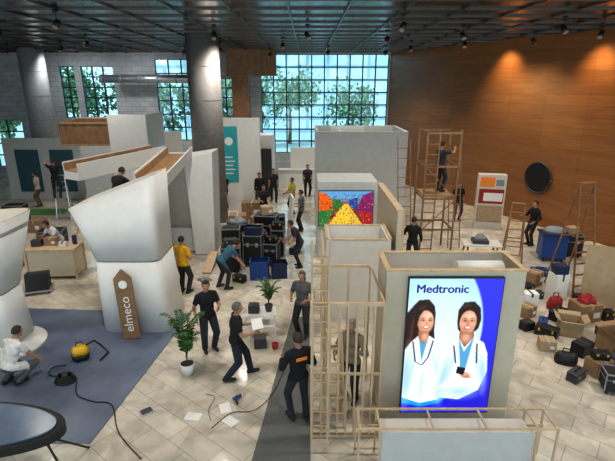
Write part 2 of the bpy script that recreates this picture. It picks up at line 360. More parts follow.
h=B().bb(-1.9,.2,0,.05,3.3,4.3,BROWN).bb(-1.9,-1.85,.05,1.6,3.3,4.3,PLY).bb(-1.85,.2,1.5,1.59,3.3,4.35,BROWN).bb(-1.9,.2,-.03,0,4.22,4.3,PLY).bb(-1.9,.2,-.03,0,3.3,3.38,PLY)
h.obj('plywood_header',lb)
gb=thing('exhibition_booth','low grey booth wall with dark teal panels','exhibition booth',(-13.2,24,0))
B().bb(-2.6,3.2,0,.15,0,3.2,GREYW).obj('wall_panel',gb); 
TD=mat('dark_teal_panel',(.03,.09,.11),.5)
for x in(-2,-.2,1.6): B().bb(x,x+1.2,-.05,0,.4,2.6,TD).obj('graphic_panel',gb)
cb=thing('exhibition_booth','large pale grey boxed booth behind the video wall','exhibition booth',(2.2,19,0))
B().bb(-1.86,1.9,0,.12,0,4.0,GREYW).obj('wall_panel',cb); B().bb(-1.86,-1.74,.12,3,0,4.0,GREYW).obj('wall_panel',cb)
B().bb(1.78,1.9,.12,3,0,4.0,GREYW).obj('wall_panel',cb); B().bb(-1.74,1.78,2.88,3,0,4.0,GREYW).obj('wall_panel',cb)
B().bb(-.9,-.8,.12,2.88,3.3,3.98,WHITE).bb(-1.2,.2,1,1.1,3.2,4.12,WHITE).obj('cross_panel',cb)
# video wall
vw=thing('video_wall_booth','pale grey block booth carrying a colourful lit screen','exhibition booth',(1.33,15,0))
B().bb(-1,1,0,1.6,0,2.75,GREYW).obj('body',vw,bev=.02)
scr=B().bb(-.97,.88,-.06,0,1.22,2.46,BLACK).obj('screen',vw)
P=Paint(50,33,3); rs=np.random.RandomState(4)
P.im[:]=(.34,.56,.74); P.put(np.clip((P.Bv-6)/8,0,1),(.42,.24,.17))
P.poly([(0,0),(8,3),(14,11),(12,22),(0,26)],(.78,.34,.08)); P.poly([(50,0),(40,4),(35,20),(50,27)],(.46,.12,.34)); P.poly([(12,7),(20,8),(21,16),(13,18)],(.10,.40,.20)); P.poly([(28,8),(36,6),(36,16),(29,16)],(.10,.24,.56))
P.poly([(23,12),(27,12),(42,33),(8,33)],(.85,.68,.22)); P.poly([(0,19),(13,17),(8,33),(0,33)],(.12,.44,.2)); P.poly([(37,19),(50,20),(50,33),(42,33)],(.6,.12,.14))
for i in range(900):
    a,b=rs.rand()*50,2+rs.rand()*31; c=[(.75,.15,.1),(.08,.34,.16),(.85,.78,.66),(.85,.42,.08),(.08,.15,.45),(.06,.04,.06),(.85,.7,.2),(.36,.1,.4),(.05,.04,.05),(.10,.28,.12),(.06,.05,.1)][rs.randint(11)]
    P.ell(a,b,.2+rs.rand()*.4,.2+rs.rand()*.8*(b/33+.2),c,0,op=.5)
P.mesh('screen_image',-.95,.86,1.24,2.44,-.064,scr,1.35)
# central white bay
cy_=thing('exhibition_booth','narrow white open-topped box bay edged in raw wood','exhibition booth',(1.27,10.75,0))
B().bb(-.71,.71,0,.08,0,2.15,WHITE2).obj('front_panel',cy_); B().bb(-.71,.71,1.17,1.25,0,2.15,WHITE).obj('back_panel',cy_)
B().bb(-.80,-.71,0,1.25,0,2.17,WHITE2).obj('side_panel',cy_); B().bb(.71,.80,0,1.25,0,2.17,WHITE2).obj('side_panel',cy_)
B().bb(-.71,.71,.08,1.17,1.7,1.75,WHITE).obj('inner_floor',cy_)
for a in((-.72,.72,-.02,.04),(-.72,.72,1.19,1.27)): B().bb(*a,2.15,2.18,PINE).obj('wood_edge',cy_)
B().bb(-.82,-.76,0,1.25,2.17,2.2,PINE).obj('wood_edge',cy_);B().bb(.76,.82,0,1.25,2.17,2.2,PINE).obj('wood_edge',cy_)
sp=thing('partition_wall','tall cream partition panel with wooden top edge','partition',(2.3,11,0))
B().bb(-.06,.06,0,3.3,0,2.8,CREAM).obj('panel',sp); B().bb(-.09,.09,0,3.3,2.8,2.86,PINE).obj('wood_edge',sp)
for k in range(4): B().bb(.06,.12,k*1.08,k*1.08+.06,0,2.8,PINE).obj('stud',sp)
sl=thing('stud_partition','slim pine rails framing the side of the white bay','partition',(.33,8.3,0))
for y_ in(0,.6,1.2,1.8,2.4): B().bb(0,.03,y_,y_+.03,0,2.4,PINE).obj('stud',sl)
for z_ in(1.2,2.4): B().bb(0,.03,0,2.43,z_,z_+.03,PINE).obj('rail',sl)
# ------------------------------------------------------------ lit poster box
mb=thing('exhibition_box_booth','cream open-topped box booth with large lit poster screen','exhibition booth',(2.43,6.95,0))
B().bb(-1.13,1.15,0,.06,0,2.9,CREAM).obj('front_panel',mb); B().bb(-1.13,1.15,.84,.9,0,2.9,WHITE2).obj('back_panel',mb)
B().bb(-1.13,-1.07,.06,.84,0,2.9,CREAM).obj('side_panel',mb); B().bb(1.09,1.15,.06,.84,0,2.9,CREAM).obj('side_panel',mb)
B().bb(-1.07,1.09,.06,.84,2.5,2.54,WHITE).obj('inner_shelf',mb)
for a in((-1.15,1.17,-.02,.07),(-1.15,1.17,.83,.92)): B().bb(*a,2.9,2.93,PINE).obj('top_edge',mb)
for a in((-1.15,-1.06,.07,.83),(1.08,1.17,.07,.83)): B().bb(*a,2.9,2.93,PINE).obj('top_edge',mb)
B().cyl((.15,.5,2.72),(.95,.5,2.72),.17,None,WHITE,24).obj('paper_roll',mb)
sc=B().bb(-.78,.78,-.07,0,.20,2.82,BLACK).obj('screen',mb)
P=Paint(94,134,2.0); A,Bv=P.A,P.Bv
P.im[:]=(.18,.20,.86); P.put(np.clip((Bv-50)/90,0,1),(.14,.09,.74)) 
dd=np.sqrt(((A-10)/68)**2+((Bv-46)/76)**2); oval=np.clip((1-dd)/.03+.5,0,1)
P.put(oval,(.64,.82,.97)); g=np.clip(1-np.hypot((A-34)/60,(Bv-66)/66),0,1); P.put(g**.5*oval,(.84,.95,1.0))
P.poly([(0,112),(20,118),(40,114),(58,102),(72,84),(78,66),(81,88),(70,110),(54,124),(36,134),(0,134)],(.05,.56,.92),4)
P.poly([(0,124),(22,128),(40,124),(56,113),(70,96),(62,118),(42,134),(0,134)],(.10,.12,.80),3)
HA=(.15,.09,.07); HS=(.34,.22,.16); SK=np.array((.82,.61,.50)); SKD=(.60,.40,.31); SKL=(.94,.78,.68); CO=(.93,.96,.99); COD=(.62,.77,.90); SC=(.33,.60,.77)
def face(cx,cy,rx,ry,rot,turn):
    m=P.ell(cx,cy,rx,ry,SK,rot,soft=.12); P.ell(cx+turn*1,cy+ry*.45,rx*.78,ry*.55,SK,rot,soft=.3)
    P.ell(cx-turn*rx*.8,cy+1,rx*.45,ry*.95,SKD,rot,soft=1.2,op=.55,clip=m); P.ell(cx+rx*.85,cy+2,rx*.3,ry*.9,SKD,rot,soft=1.2,op=.35,clip=m); P.ell(cx+turn*rx*.25,cy-ry*.5,rx*.55,ry*.28,SKL,rot,soft=1.3,op=.8,clip=m)
    for s_ in(-1,1): P.ell(cx+s_*rx*.48+turn*.8,cy+ry*.22,rx*.3,ry*.2,(.92,.66,.56),rot,soft=1.5,op=.8,clip=m)
    for s_ in(-1,1):
        ex=cx+turn*1.1+s_*rx*.40; P.ell(ex,cy-ry*.1,1.7,1.2,SKD,rot,soft=1.5,op=.55); P.ell(ex,cy-ry*.1,1.0,.5,(.10,.06,.05),rot,soft=.8,op=.9); P.ell(ex,cy-ry*.30,1.6,.35,(.2,.12,.1),rot+s_*.12,soft=1.0,op=.7)
    P.ell(cx+turn*1.6,cy+ry*.2,.8,1.2,SKD,rot,soft=1.4,op=.45); P.ell(cx+turn*1.2,cy+ry*.53,rx*.36,ry*.14,(.70,.32,.30),rot,soft=.6); P.ell(cx+turn*1.2,cy+ry*.51,rx*.28,ry*.08,(.98,.95,.92),rot,soft=.5)
    P.ell(cx,cy+ry*.98,rx*.6,ry*.12,SKD,rot,soft=1.5,op=.6)
P.poly([(5,26),(11,20),(21,19),(27,25),(29,34),(28.5,48),(30,58),(25,66),(15,72),(5,76),(0,74),(0,32)],HA,2); P.ell(6,50,2.5,14,HS,.1,soft=1.5,op=.8); P.ell(11,60,2,8,HS,.3,soft=1.5,op=.6)
P.dy=-12
P.poly([(0,80),(6,72),(13,67),(24,66),(34,72),(41,84),(45,102),(46,122),(40,132),(20,136),(0,130)],CO,1)
P.ell(3,108,6,26,COD,0,soft=1.2,op=.9); P.ell(39,108,4,22,COD,-.1,soft=1.5,op=.8); P.ell(20,116,2,18,COD,.05,soft=1.5,op=.7); P.ell(10,96,2,14,COD,.15,soft=1.6,op=.6); P.ell(31,90,2,14,COD,-.3,soft=1.6,op=.6); P.poly([(13,67),(24,66),(22,84),(18,94)],SC,1); P.poly([(7,72),(13,66),(18,92),(14,100)],CO,1); P.poly([(24,66),(29,69),(22,100),(18,93)],CO,1)
P.poly([(13,54),(24,55),(24,66),(19,75),(13,68)],SKD,1); P.ell(19.5,67,3.4,4.5,SK,0,soft=1)
P.dy=0
face(19,40,8.6,10.6,-.1,1)
P.poly([(7,54),(8,32),(12,24),(20,22),(26,25),(28.3,33),(23,29),(17,29),(12.5,35),(10.5,44),(11,56)],HA,1); P.ell(15,27,4,1.4,HS,-.4,soft=1.3,op=.7)
P.dy=-12
for a,b in(((7,72),(11,92)),((11,92),(18,96)),((18,96),(24,88)),((24,88),(28,71))): P.poly([a,(a[0]+1.5,a[1]),(b[0]+1.5,b[1]),b],(.12,.16,.24),1)
P.dy=0
P.poly([(52,42),(52,29),(57,22),(67,21),(74,27),(76,38),(74,47),(71,50),(55,50),(53,47)],HA,2)
P.dy=-12
P.poly([(34,120),(38,90),(44,77),(55,68),(62,78),(71,67),(82,73),(87,84),(89,102),(82,122),(62,132),(42,130)],CO,1)
P.ell(43,108,5,22,COD,.2,soft=1.4,op=.9); P.ell(84,102,4,18,COD,-.15,soft=1.4,op=.9); P.ell(62,124,16,6,COD,0,soft=1.5,op=.8); P.ell(52,92,2,14,COD,.2,soft=1.6,op=.6); P.ell(76,90,2,14,COD,-.2,soft=1.6,op=.6); P.poly([(55,68),(62,82),(71,67),(66,98),(61,106)],SC,1)
P.poly([(56,57),(69,57),(71,67),(62,78),(55,68)],SKD,1); P.ell(62.5,68,4.6,4.6,SK,0,soft=1)
P.dy=0
face(62.8,40.5,8.8,11.0,.06,.3)
P.poly([(53,44),(53.5,29),(60,23),(67,23),(73,29),(74,44),(71.5,34),(67,28.5),(60,29),(55.5,33)],HA,1); P.ell(60,25,4,1.2,HS,-.3,soft=1.3,op=.7)
P.dy=-10
for a,b in(((50,74),(54,92)),((74,72),(76,92))): P.poly([a,(a[0]+1.5,a[1]),(b[0]+1.5,b[1]),b],(.12,.16,.24),1)
P.ell(50,112,11,3,CO,-.5,soft=.8); P.ell(66,104,6,3.2,SK,.2,soft=.4); P.ell(68,106,5,1.2,SKD,.2,soft=1.2,op=.6); P.poly([(57,95),(66,97),(64,104),(56,102)],(.10,.10,.14),1)
P.dy=0
P.mesh('poster_image',-.765,.765,.215,2.805,-.073,sc,1.2)
text('Medtronic',.205,mat('screen_letters',(.012,.015,.22),.4,emit=1,var=.02),sc,(-.22,-.078,2.62),(R(90),0,0),bold=.006)
# ------------------------------------------------------------ foreground counter frame
fc=thing('counter_frame','unfinished pine counter frame around a pale recessed top','counter',(2.28,5.66,0))
for yy in(0,.45):
    B().bb(-1.52,1.5,yy,yy+.028,.87,.9,PINE).obj('rail',fc); B().bb(-1.52,1.5,yy,yy+.028,.1,.13,PINE).obj('rail',fc)
for x in(-1.52,-1.2,1.17,1.47):
    for yy in(0,.45): B().bb(x,x+.03,yy,yy+.028,0,.87,PINE).obj('post',fc)
for x in(-1.5,-1.2,-.4,.4,1.17,1.45): B().bb(x,x+.028,.028,.45,.872,.9,PINE).obj('crossbar',fc)
B().bb(-1.16,1.16,.035,.055,.15,.80,GREYW).obj('sheet_panel',fc); B().bb(-1.14,1.14,.06,.44,.70,.73,WHITE2).obj('recessed_top',fc); B().bb(-1.5,1.48,.39,.41,.6,.64,PINE).obj('mid_rail',fc)
st=thing('stud_partition','bare pine stud partition frame','partition',(.12,6.5,0))
B().bb(-.05,1.1,0,.06,2.50,2.55,PINE).obj('top_plate',st); B().bb(-.05,1.1,0,.06,0,.05,PINE).obj('bottom_plate',st); B().bb(-.05,1.1,.06,.09,1.2,1.24,PINE).obj('mid_rail',st)
for k in range(9): B().bb(-.05+k*.140,-.02+k*.140,0,.06,.05,2.50,PINE).obj('stud',st)
B().bb(-.05,-.02,.06,1.6,2.51,2.55,PINE).obj('side_plate',st)
B().bb(1.07,1.1,.06,1.6,2.51,2.55,PINE).obj('side_plate',st); B().bb(-.05,1.1,1.6,1.65,2.50,2.55,PINE).obj('rear_plate',st)
for x in(-.05,.25,.65,1.06): B().bb(x,x+.03,1.6,1.65,0,2.50,PINE).obj('stud',st)
# ------------------------------------------------------------ ladders
def straight_ladder(label,a,b,w=.42,n=12,m=PINE,t_=.06):
    a=Vector(a);b=Vector(b); t=thing('ladder',label,'ladder',a); d=b-a; side=Vector((1,0,0))
    for s_ in(-1,1): B().beam(side*s_*w/2,d+side*s_*w/2,t_*.6,t_*.6,m).obj('rail',t)
    for k in range(1,n): B().beam(side*w/2+d*k/n,-side*w/2+d*k/n,t_*.45,t_*.45,m).obj('rung',t)
    return t
def step_ladder(label,loc,h,w,spread,rz,m=PINE,n=8):
    t=thing('stepladder',label,'ladder',loc,rz)
    for s_ in(-1,1):
        B().beam((s_*w/2,-spread/2,0),(s_*w*.32,0,h),.05,.025,m).obj('rail',t)
        B().beam((s_*w/2,spread/2,0),(s_*w*.32,0,h),.045,.025,m).obj('rail',t)
    for k in range(1,n):
        q=k/n; ww_=w/2-(w*.18)*q; B().beam((-ww_,-spread/2*(1-q),h*q),(ww_,-spread/2*(1-q),h*q),.07,.02,m).obj('step',t)
    for k in(2,5):
        q=k/n; ww_=w/2-(w*.18)*q; B().beam((-ww_,spread/2*(1-q),h*q),(ww_,spread/2*(1-q),h*q),.04,.025,m).obj('brace',t)
    B().bb(-w*.35,w*.35,-.08,.08,h,h+.025,m).obj('top_tread',t)
    return t
straight_ladder('long pale wooden ladder leaning on the stud frame',(.19,6.15,0),(.2,6.46,3.6),.26,14,PINE,.048)
step_ladder('wooden stepladder standing inside the stud frame',(.45,6.95,0),1.8,.38,.5,6,PINE,6)
step_ladder('tall wooden stepladder on marble near the wood wall',(7.8,12.6,0),3.2,.75,1.1,15,BROWN,10)
step_ladder('wooden stepladder beside the poster stand',(7.1,15.0,0),2.0,.6,.8,-20,BROWN,7)
step_ladder('metal stepladder used by a worker at the grey booth',(-11.1,20.35,0),1.95,.6,1.0,20,STEEL,7)
step_ladder('stepladder behind the white tapered tower',(-5.35,12.75,0),1.9,.5,.8,170,STEEL,7)
sf=thing('scaffold_tower','brown wooden scaffold tower with ladders and platforms','scaffold',(4.5,15.8,0))
for x in(-.55,.55):
    for yy in(-.5,.7): B().bb(x-.028,x+.028,yy-.028,yy+.028,0,4.4,BROWN).obj('post',sf)
for z in(1.0,2.1,3.2,4.3):
    for yy in(-.5,.7): B().bb(-.55,.55,yy-.045,yy-.015,z-.035,z+.035,BROWN).obj('crossbar',sf)
    for x in(-.55,.55): B().bb(x-.015,x+.015,-.5,.7,z-.035,z+.035,BROWN).obj('crossbar',sf)
B().bb(-.52,.52,-.45,.65,2.15,2.2,PLY).obj('platform',sf); B().beam((-.55,-.55,1),(.55,-.55,2.1),.04,.025,BROWN).obj('diagonal_brace',sf); B().beam((.55,-.55,2.1),(-.55,-.55,3.2),.04,.025,BROWN).obj('diagonal_brace',sf)
for k in range(12): B().bb(-.52,-.17,-.59,-.56,.3+k*.33,.33+k*.33,BROWN).obj('rung',sf)
B().bb(-.19,-.15,-.6,-.56,0,4.4,BROWN).obj('ladder_rail',sf)
straight_ladder('brown wooden ladder leaning against the pale booth',(3.5,15.6,0),(3.4,16.4,4.0),.45,12,BROWN,.05)
straight_ladder('brown wooden ladder beside the scaffold tower',(5.45,16.2,0),(5.35,16.8,3.9),.42,12,BROWN,.05)
ps=thing('poster_stand','white and red upright poster stand by the wood wall','poster stand',(7.6,18.6,0),-12)
B().bb(-.55,.55,0,.4,0,2.3,WHITE2).obj('body',ps,bev=.01); B().bb(-.5,.5,-.02,0,.3,1.0,CARD2).obj('lower_panel',ps)
B().bb(-.48,.48,-.02,0,1.1,1.7,RED).obj('red_print',ps); B().bb(-.3,.45,-.03,-.02,1.2,1.55,PAPER).obj('white_print',ps); B().bb(-.48,.1,-.02,0,1.8,2.2,ORANGE).obj('orange_print',ps); B().bb(.15,.45,-.02,0,1.85,2.1,GREY).obj('grey_print',ps)
# ------------------------------------------------------------ mid booths
mbk=thing('exhibition_booth','white panel booth with teal printed banner','exhibition booth',(-3.3,22.6,0))
B().bb(-1.0,1.0,0,.12,0,4.3,WHITE).obj('wall_panel',mbk)
bn=B().bb(-.95,-.1,-.04,0,1.2,3.9,TEAL).obj('banner',mbk)
for k in range(5): B().bb(-.8,-.35+.1*(k%2),-.05,-.04,1.6+k*.2,1.66+k*.2,PAPER).obj('text_line',bn)
B().cyl((-.52,-.055,3.2),(-.52,-.04,3.2),.2,None,PAPER,20).obj('emblem',bn)
wb=thing('exhibition_booth','white cupboard-like booth block with dark doorway','exhibition booth',(-2.35,24.4,0))
B().bb(-.7,.55,0,1.2,0,3.3,WHITE).obj('body',wb,bev=.01); B().bb(-.1,.45,-.03,0,0,2.6,DARK).obj('doorway',wb)  # doorway is a dark sheet on the solid body, its shade painted in
lw=thing('reception_counter','long white reception counter near the glass wall','counter',(-.4,26.8,0))
B().bb(-1.3,1.0,0,.5,0,1.0,WHITE).obj('front_panel',lw,bev=.01); B().bb(-1.35,1.05,-.05,.6,1.0,1.06,WHITE2).obj('worktop',lw); B().bb(-.6,1.0,.4,.5,1.06,2.3,WHITE).obj('back_panel',lw)
B().bb(-8.5,-6.9,25.5,25.6,0,3.4,WHITE).obj('partition_panel',label='plain white partition panel near the back windows',cat='partition')
# ------------------------------------------------------------ crates and boxes
def carton(loc,d,rz,label,m=CARD,opened=False):
    t=thing('cardboard_box',label,'box',loc,rz); w,l,h=d
    if opened:
        q=B().bb(-w/2,w/2,-l/2,l/2,0,.01,m)
        q.bb(-w/2,-w/2+.01,-l/2,l/2,.01,h,m).bb(w/2-.01,w/2,-l/2,l/2,.01,h,m).bb(-w/2+.01,w/2-.01,-l/2,-l/2+.01,.01,h,m).bb(-w/2+.01,w/2-.01,l/2-.01,l/2,.01,h,m); q.obj('body',t)
        for s_ in(-1,1):
            B().beam((s_*(w/2),0,h),(s_*(w/2+.12),0,h+.08),l,.008,m).obj('flap',t); B().beam((0,s_*(l/2),h),(0,s_*(l/2+.13),h+.04),w,.008,m).obj('flap',t)
    else:
        B().bb(-w/2,w/2,-l/2,l/2,0,h,m).obj('body',t,bev=.008); B().bb(-.03,.03,-l/2-.002,l/2+.002,h*.75,h+.003,TAPE if m in(CARD,CARD2) else DARK).obj('tape',t)
        if m in(CARD,CARD2): B().bb(w*.1,w*.4,-l/2-.004,-l/2,h*.3,h*.6,PAPER).obj('shipping_label',t)
def toolbox(loc,d,rz,label,m=DARK):
    t=thing('tool_box',label,'tool box',loc,rz); w,l,h=d
    B().bb(-w/2,w/2,-l/2,l/2,0,h*.62,m).obj('body',t,bev=.012); B().bb(-w/2-.005,w/2+.005,-l/2-.005,l/2+.005,h*.64,h*.86,m).obj('lid',t,bev=.02)
    B().tube([(-w*.25,0,h*.86),(-w*.22,0,h*1.02),(w*.22,0,h*1.02),(w*.25,0,h*.86)],.012,BLACK).obj('handle',t)
    for x in(-1,1): B().bb(x*w*.3-.02,x*w*.3+.02,-l/2-.012,-l/2,h*.5,h*.74,YEL if m is BLACK else STEEL).obj('latch',t)
def fcase(loc,d,rz,label,m=BLACK):
    t=thing('flight_case',label,'equipment case',loc,rz); w,l,h=d
    B().bb(-w/2,w/2,-l/2,l/2,.08,h*.72,m).obj('body',t,bev=.01); B().bb(-w/2,w/2,-l/2,l/2,h*.73,h,m).obj('lid',t,bev=.01)
    e=B()
    for x in(-1,1):
        for y in(-1,1): e.bb(x*w/2-.012,x*w/2+.012,y*l/2-.012,y*l/2+.012,.08,h+.005,GREY)
    for y in(-1,1): e.bb(-w/2,w/2,y*l/2-.01,y*l/2+.01,h*.71,h*.74,GREY); e.bb(-w/2,w/2,y*l/2-.012,y*l/2+.012,h-.02,h+.008,GREY)
    for x in(-1,1): e.bb(x*w/2-.01,x*w/2+.01,-l/2,l/2,h*.71,h*.74,GREY); e.bb(x*w/2-.012,x*w/2+.012,-l/2,l/2,h-.02,h+.008,GREY)
    e.obj('metal_edging',t)
    for x in(-1,1):
        B().bb(x*w*.25-.04,x*w*.25+.04,-l/2-.02,-l/2,h*.66,h*.78,STEEL).obj('latch',t)
        for y in(-1,1): B().cyl((x*w*.38-.02,y*l*.36,.04),(x*w*.38+.02,y*l*.36,.04),.04,None,DARK,12).obj('caster',t)
def bin_(loc,d,rz,label,m=BLUE):
    t=thing('plastic_crate',label,'crate',loc,rz); w,l,h=d
    q=B().bb(-w/2,w/2,-l/2,l/2,0,.02,m)
    for s_ in(-1,1): q.box((s_*w/2,0,h/2),(.02,l,h),m).box((0,s_*l/2,h/2),(w,.02,h),m)
    q.obj('body',t); r_=B()
    for s_ in(-1,1): r_.box((s_*(w/2+.01),0,h-.02),(.04,l+.06,.04),m).box((0,s_*(l/2+.01),h-.02),(w+.06,.04,.04),m)
    for k in range(4): r_.box((-w*.36+k*w*.24,-l/2-.015,h*.45),(.02,.02,h*.8),m)
    r_.obj('rim',t); B().bb(-w/2+.03,w/2-.03,-l/2+.03,l/2-.03,h*.6,h*.75,DARK).obj('contents',t)
def bag(loc,r,label,m,rz=0):
    t=thing('tool_bag',label,'bag',loc,rz)
    B().loft([ring(0,0,r[0],r[1],.0),ring(0,0,r[0]*1.05,r[1]*1.08,r[2]*.4),ring(.02,0,r[0]*.9,r[1]*.7,r[2]*.85),ring(0,0,r[0]*.75,r[1]*.2,r[2])],m).obj('body',t)
    B().tube([(-r[0]*.4,0,r[2]*.95),(-r[0]*.35,0,r[2]*1.3),(r[0]*.35,0,r[2]*1.3),(r[0]*.4,0,r[2]*.95)],.015,BLACK).obj('handle',t)
def bucket(loc,m,label,r=.15,h=.3):
    t=thing('bucket',label,'bucket',loc); B().cyl((0,0,0),(0,0,h),r*.8,r,m,20).obj('body',t)
    B().tube([(math.cos(a)*r,0,h+math.sin(a)*r*.9) for a in np.linspace(0,math.pi,12)],.006,STEEL).obj('handle',t)
def cloth_heap(loc,r,m,label,seed=1):
    q=B(); q.ell((0,0,0),(1,1,1),m,30,16)
    q.v=[(x*r[0]*(1+.22*math.sin(5*y+seed)+.1*math.sin(13*z+seed)),y*r[1]*(1+.22*math.sin(6*x+seed*2)),max(0,z)*r[2]*(.8+.3*math.sin(9*x+5*y+seed)+.15*math.sin(21*x-9*y))) for x,y,z in q.v]
    q.obj('cloth_heap',label=label,cat='cloth',loc=loc)
def trolley(loc,rz,label,m=STEEL):
    t=thing('hand_trolley',label,'trolley',loc,rz)
    B().bb(-.3,.3,-.45,.45,.14,.18,m).obj('deck',t)
    B().tube([(-.28,.44,.18),(-.28,.5,.95),(.28,.5,.95),(.28,.44,.18)],.018,m).obj('handle',t)
    for x in(-1,1):
        for y in(-1,1): B().cyl((x*.24-.02,y*.36,.07),(x*.24+.02,y*.36,.07),.07,None,BLACK).obj('wheel',t)
fcase((-2.5,14.0,0),(.6,.5,.85),12,'black flight case among crates in the aisle')
fcase((-1.8,14.5,0),(.6,.5,1.1),-5,'tall black flight case behind the blue crates')
fcase((-2.6,14.9,0),(.6,.5,1.2),4,'tall black flight case in the aisle')
fcase((-2.5,15.8,0),(.8,.6,1.1),8,'black flight case among crates in the aisle')
fcase((-1.5,16.2,0),(.8,.6,1.3),-9,'black flight case stacked with gear')
fcase((-1.75,15.3,0),(.6,.5,.9),14,'black flight case wedged between others')
fcase((-1.05,15.4,0),(.45,.5,1.0),0,'narrow black flight case in the aisle')
fcase((-1.2,14.5,0),(.45,.45,.8),-12,'small black flight case in the aisle')
bin_((-1.5,13.4,0),(.55,.45,.6),0,'deep blue plastic crate in the aisle')
bin_((-.9,13.5,0),(.45,.4,.5),10,'navy plastic crate in the aisle',NAVY)
bin_((-1.8,14.5,1.11),(.5,.36,.25),-5,'navy plastic tray stacked on a black case',NAVY)
toolbox((-2.5,14.0,.86),(.4,.28,.28),20,'dark tool box on a black case'); toolbox((-1.05,15.4,1.01),(.38,.25,.28),-10,'black tool box on a narrow case',BLACK)
toolbox((-1.2,14.5,.81),(.36,.25,.25),30,'black tool box on a small case',BLACK); carton((-1.75,15.3,.91),(.4,.35,.25),0,'small brown carton on a black case')
carton((-2.9,18.4,0),(.7,.6,.7),5,'brown cardboard box in the aisle')
carton((-1.95,18.5,0),(.8,.6,.6),-8,'wide brown cardboard box in the aisle')
fcase((-1.2,17.5,0),(.6,.5,.9),0,'black flight case beside cardboard boxes',BLACK)
carton((-2.5,20.2,0),(.9,.6,.8),0,'long brown cardboard box in the aisle')
trolley((-2.3,17.1,0),-30,'blue platform trolley between boxes',BLUE); bag((-2.3,17.05,.185),(.22,.25,.4),'black bag loaded on the blue trolley',BLACK)
cloth_heap((-2.5,15.8,1.115),(.3,.25,.2),GREY,'grey packing blanket heaped on a case',3)
carton((-1.5,16.2,1.315),(.4,.4,.3),20,'pale carton on top of a black case',CARD2)
B().box((-.65,16.9,.93),(.06,.8,1.8),WHITE,rot=(0,R(5),R(10))).obj('leaning_board',label='white panel leaning among the aisle cases',cat='board')
carton((-3.35,17.2,0),(.5,.4,.6),20,'brown cardboard box beside the column',CARD2)
toolbox((-2.1,13.1,0),(.4,.22,.26),-30,'black tool box on the aisle floor',BLACK); toolbox((-.45,15.6,0),(.4,.24,.3),60,'dark tool box on the aisle floor',DARK)
cloth_heap((-3.2,13.2,0),(.2,.15,.1),GREY,'grey rag on the aisle floor',8)
# right clutter
t=thing('rolling_bin','blue rolling bin loaded with dark wrap','bin',(8.45,15.0,0),-10)
q=B().bb(-.4,.4,-.3,.3,.12,.95,BLUE); q.obj('body',t,bev=.03); B().bb(-.45,.45,-.35,.35,.95,1.0,NAVY).obj('rim',t)
B().ell((0,0,1.05),(.36,.28,.16),GREY).obj('wrap_bundle',t)
for x in(-1,1): 
    for y in(-1,1): B().cyl((x*.3-.02,y*.22,.06),(x*.3+.02,y*.22,.06),.06,None,BLACK).obj('caster',t)
fcase((9.3,15.4,0),(.7,.5,.8),-15,'black equipment case beside the blue bin')
t=thing('workbench','workbench with pale top and power tool','table',(5.75,14.4,0),-8)
B().bb(-.6,.6,-.35,.35,.78,.83,WHITE2).obj('worktop',t)
for x in(-1,1):
    for y in(-1,1): B().beam((x*.55,y*.33,0),(x*.45,y*.25,.78),.05,.05,BROWN).obj('leg',t)
B().bb(-.3,.2,-.2,.2,.83,.95,DARK).cyl((-.05,-.02,1.0),(-.05,.02,1.0),.16,None,STEEL,20).obj('table_saw',t)
B().box((8.1,11.5,.85),(1.1,.05,1.65),CARD2,rot=(R(-8),0,R(-24))).obj('leaning_board',label='large tan panel standing behind the clutter',cat='board')
B().box((9.6,11.9,.82),(1.1,.06,1.6),GREYW,rot=(R(-8),0,R(-15))).obj('leaning_board',label='large pale grey board standing behind the clutter',cat='board')
KD={'c':CARD,'p':CARD2,'k':BLACK,'d':DARK,'w':PAPER,'b':BLUE,'n':NAVY,'r':RED,'g':GREY}
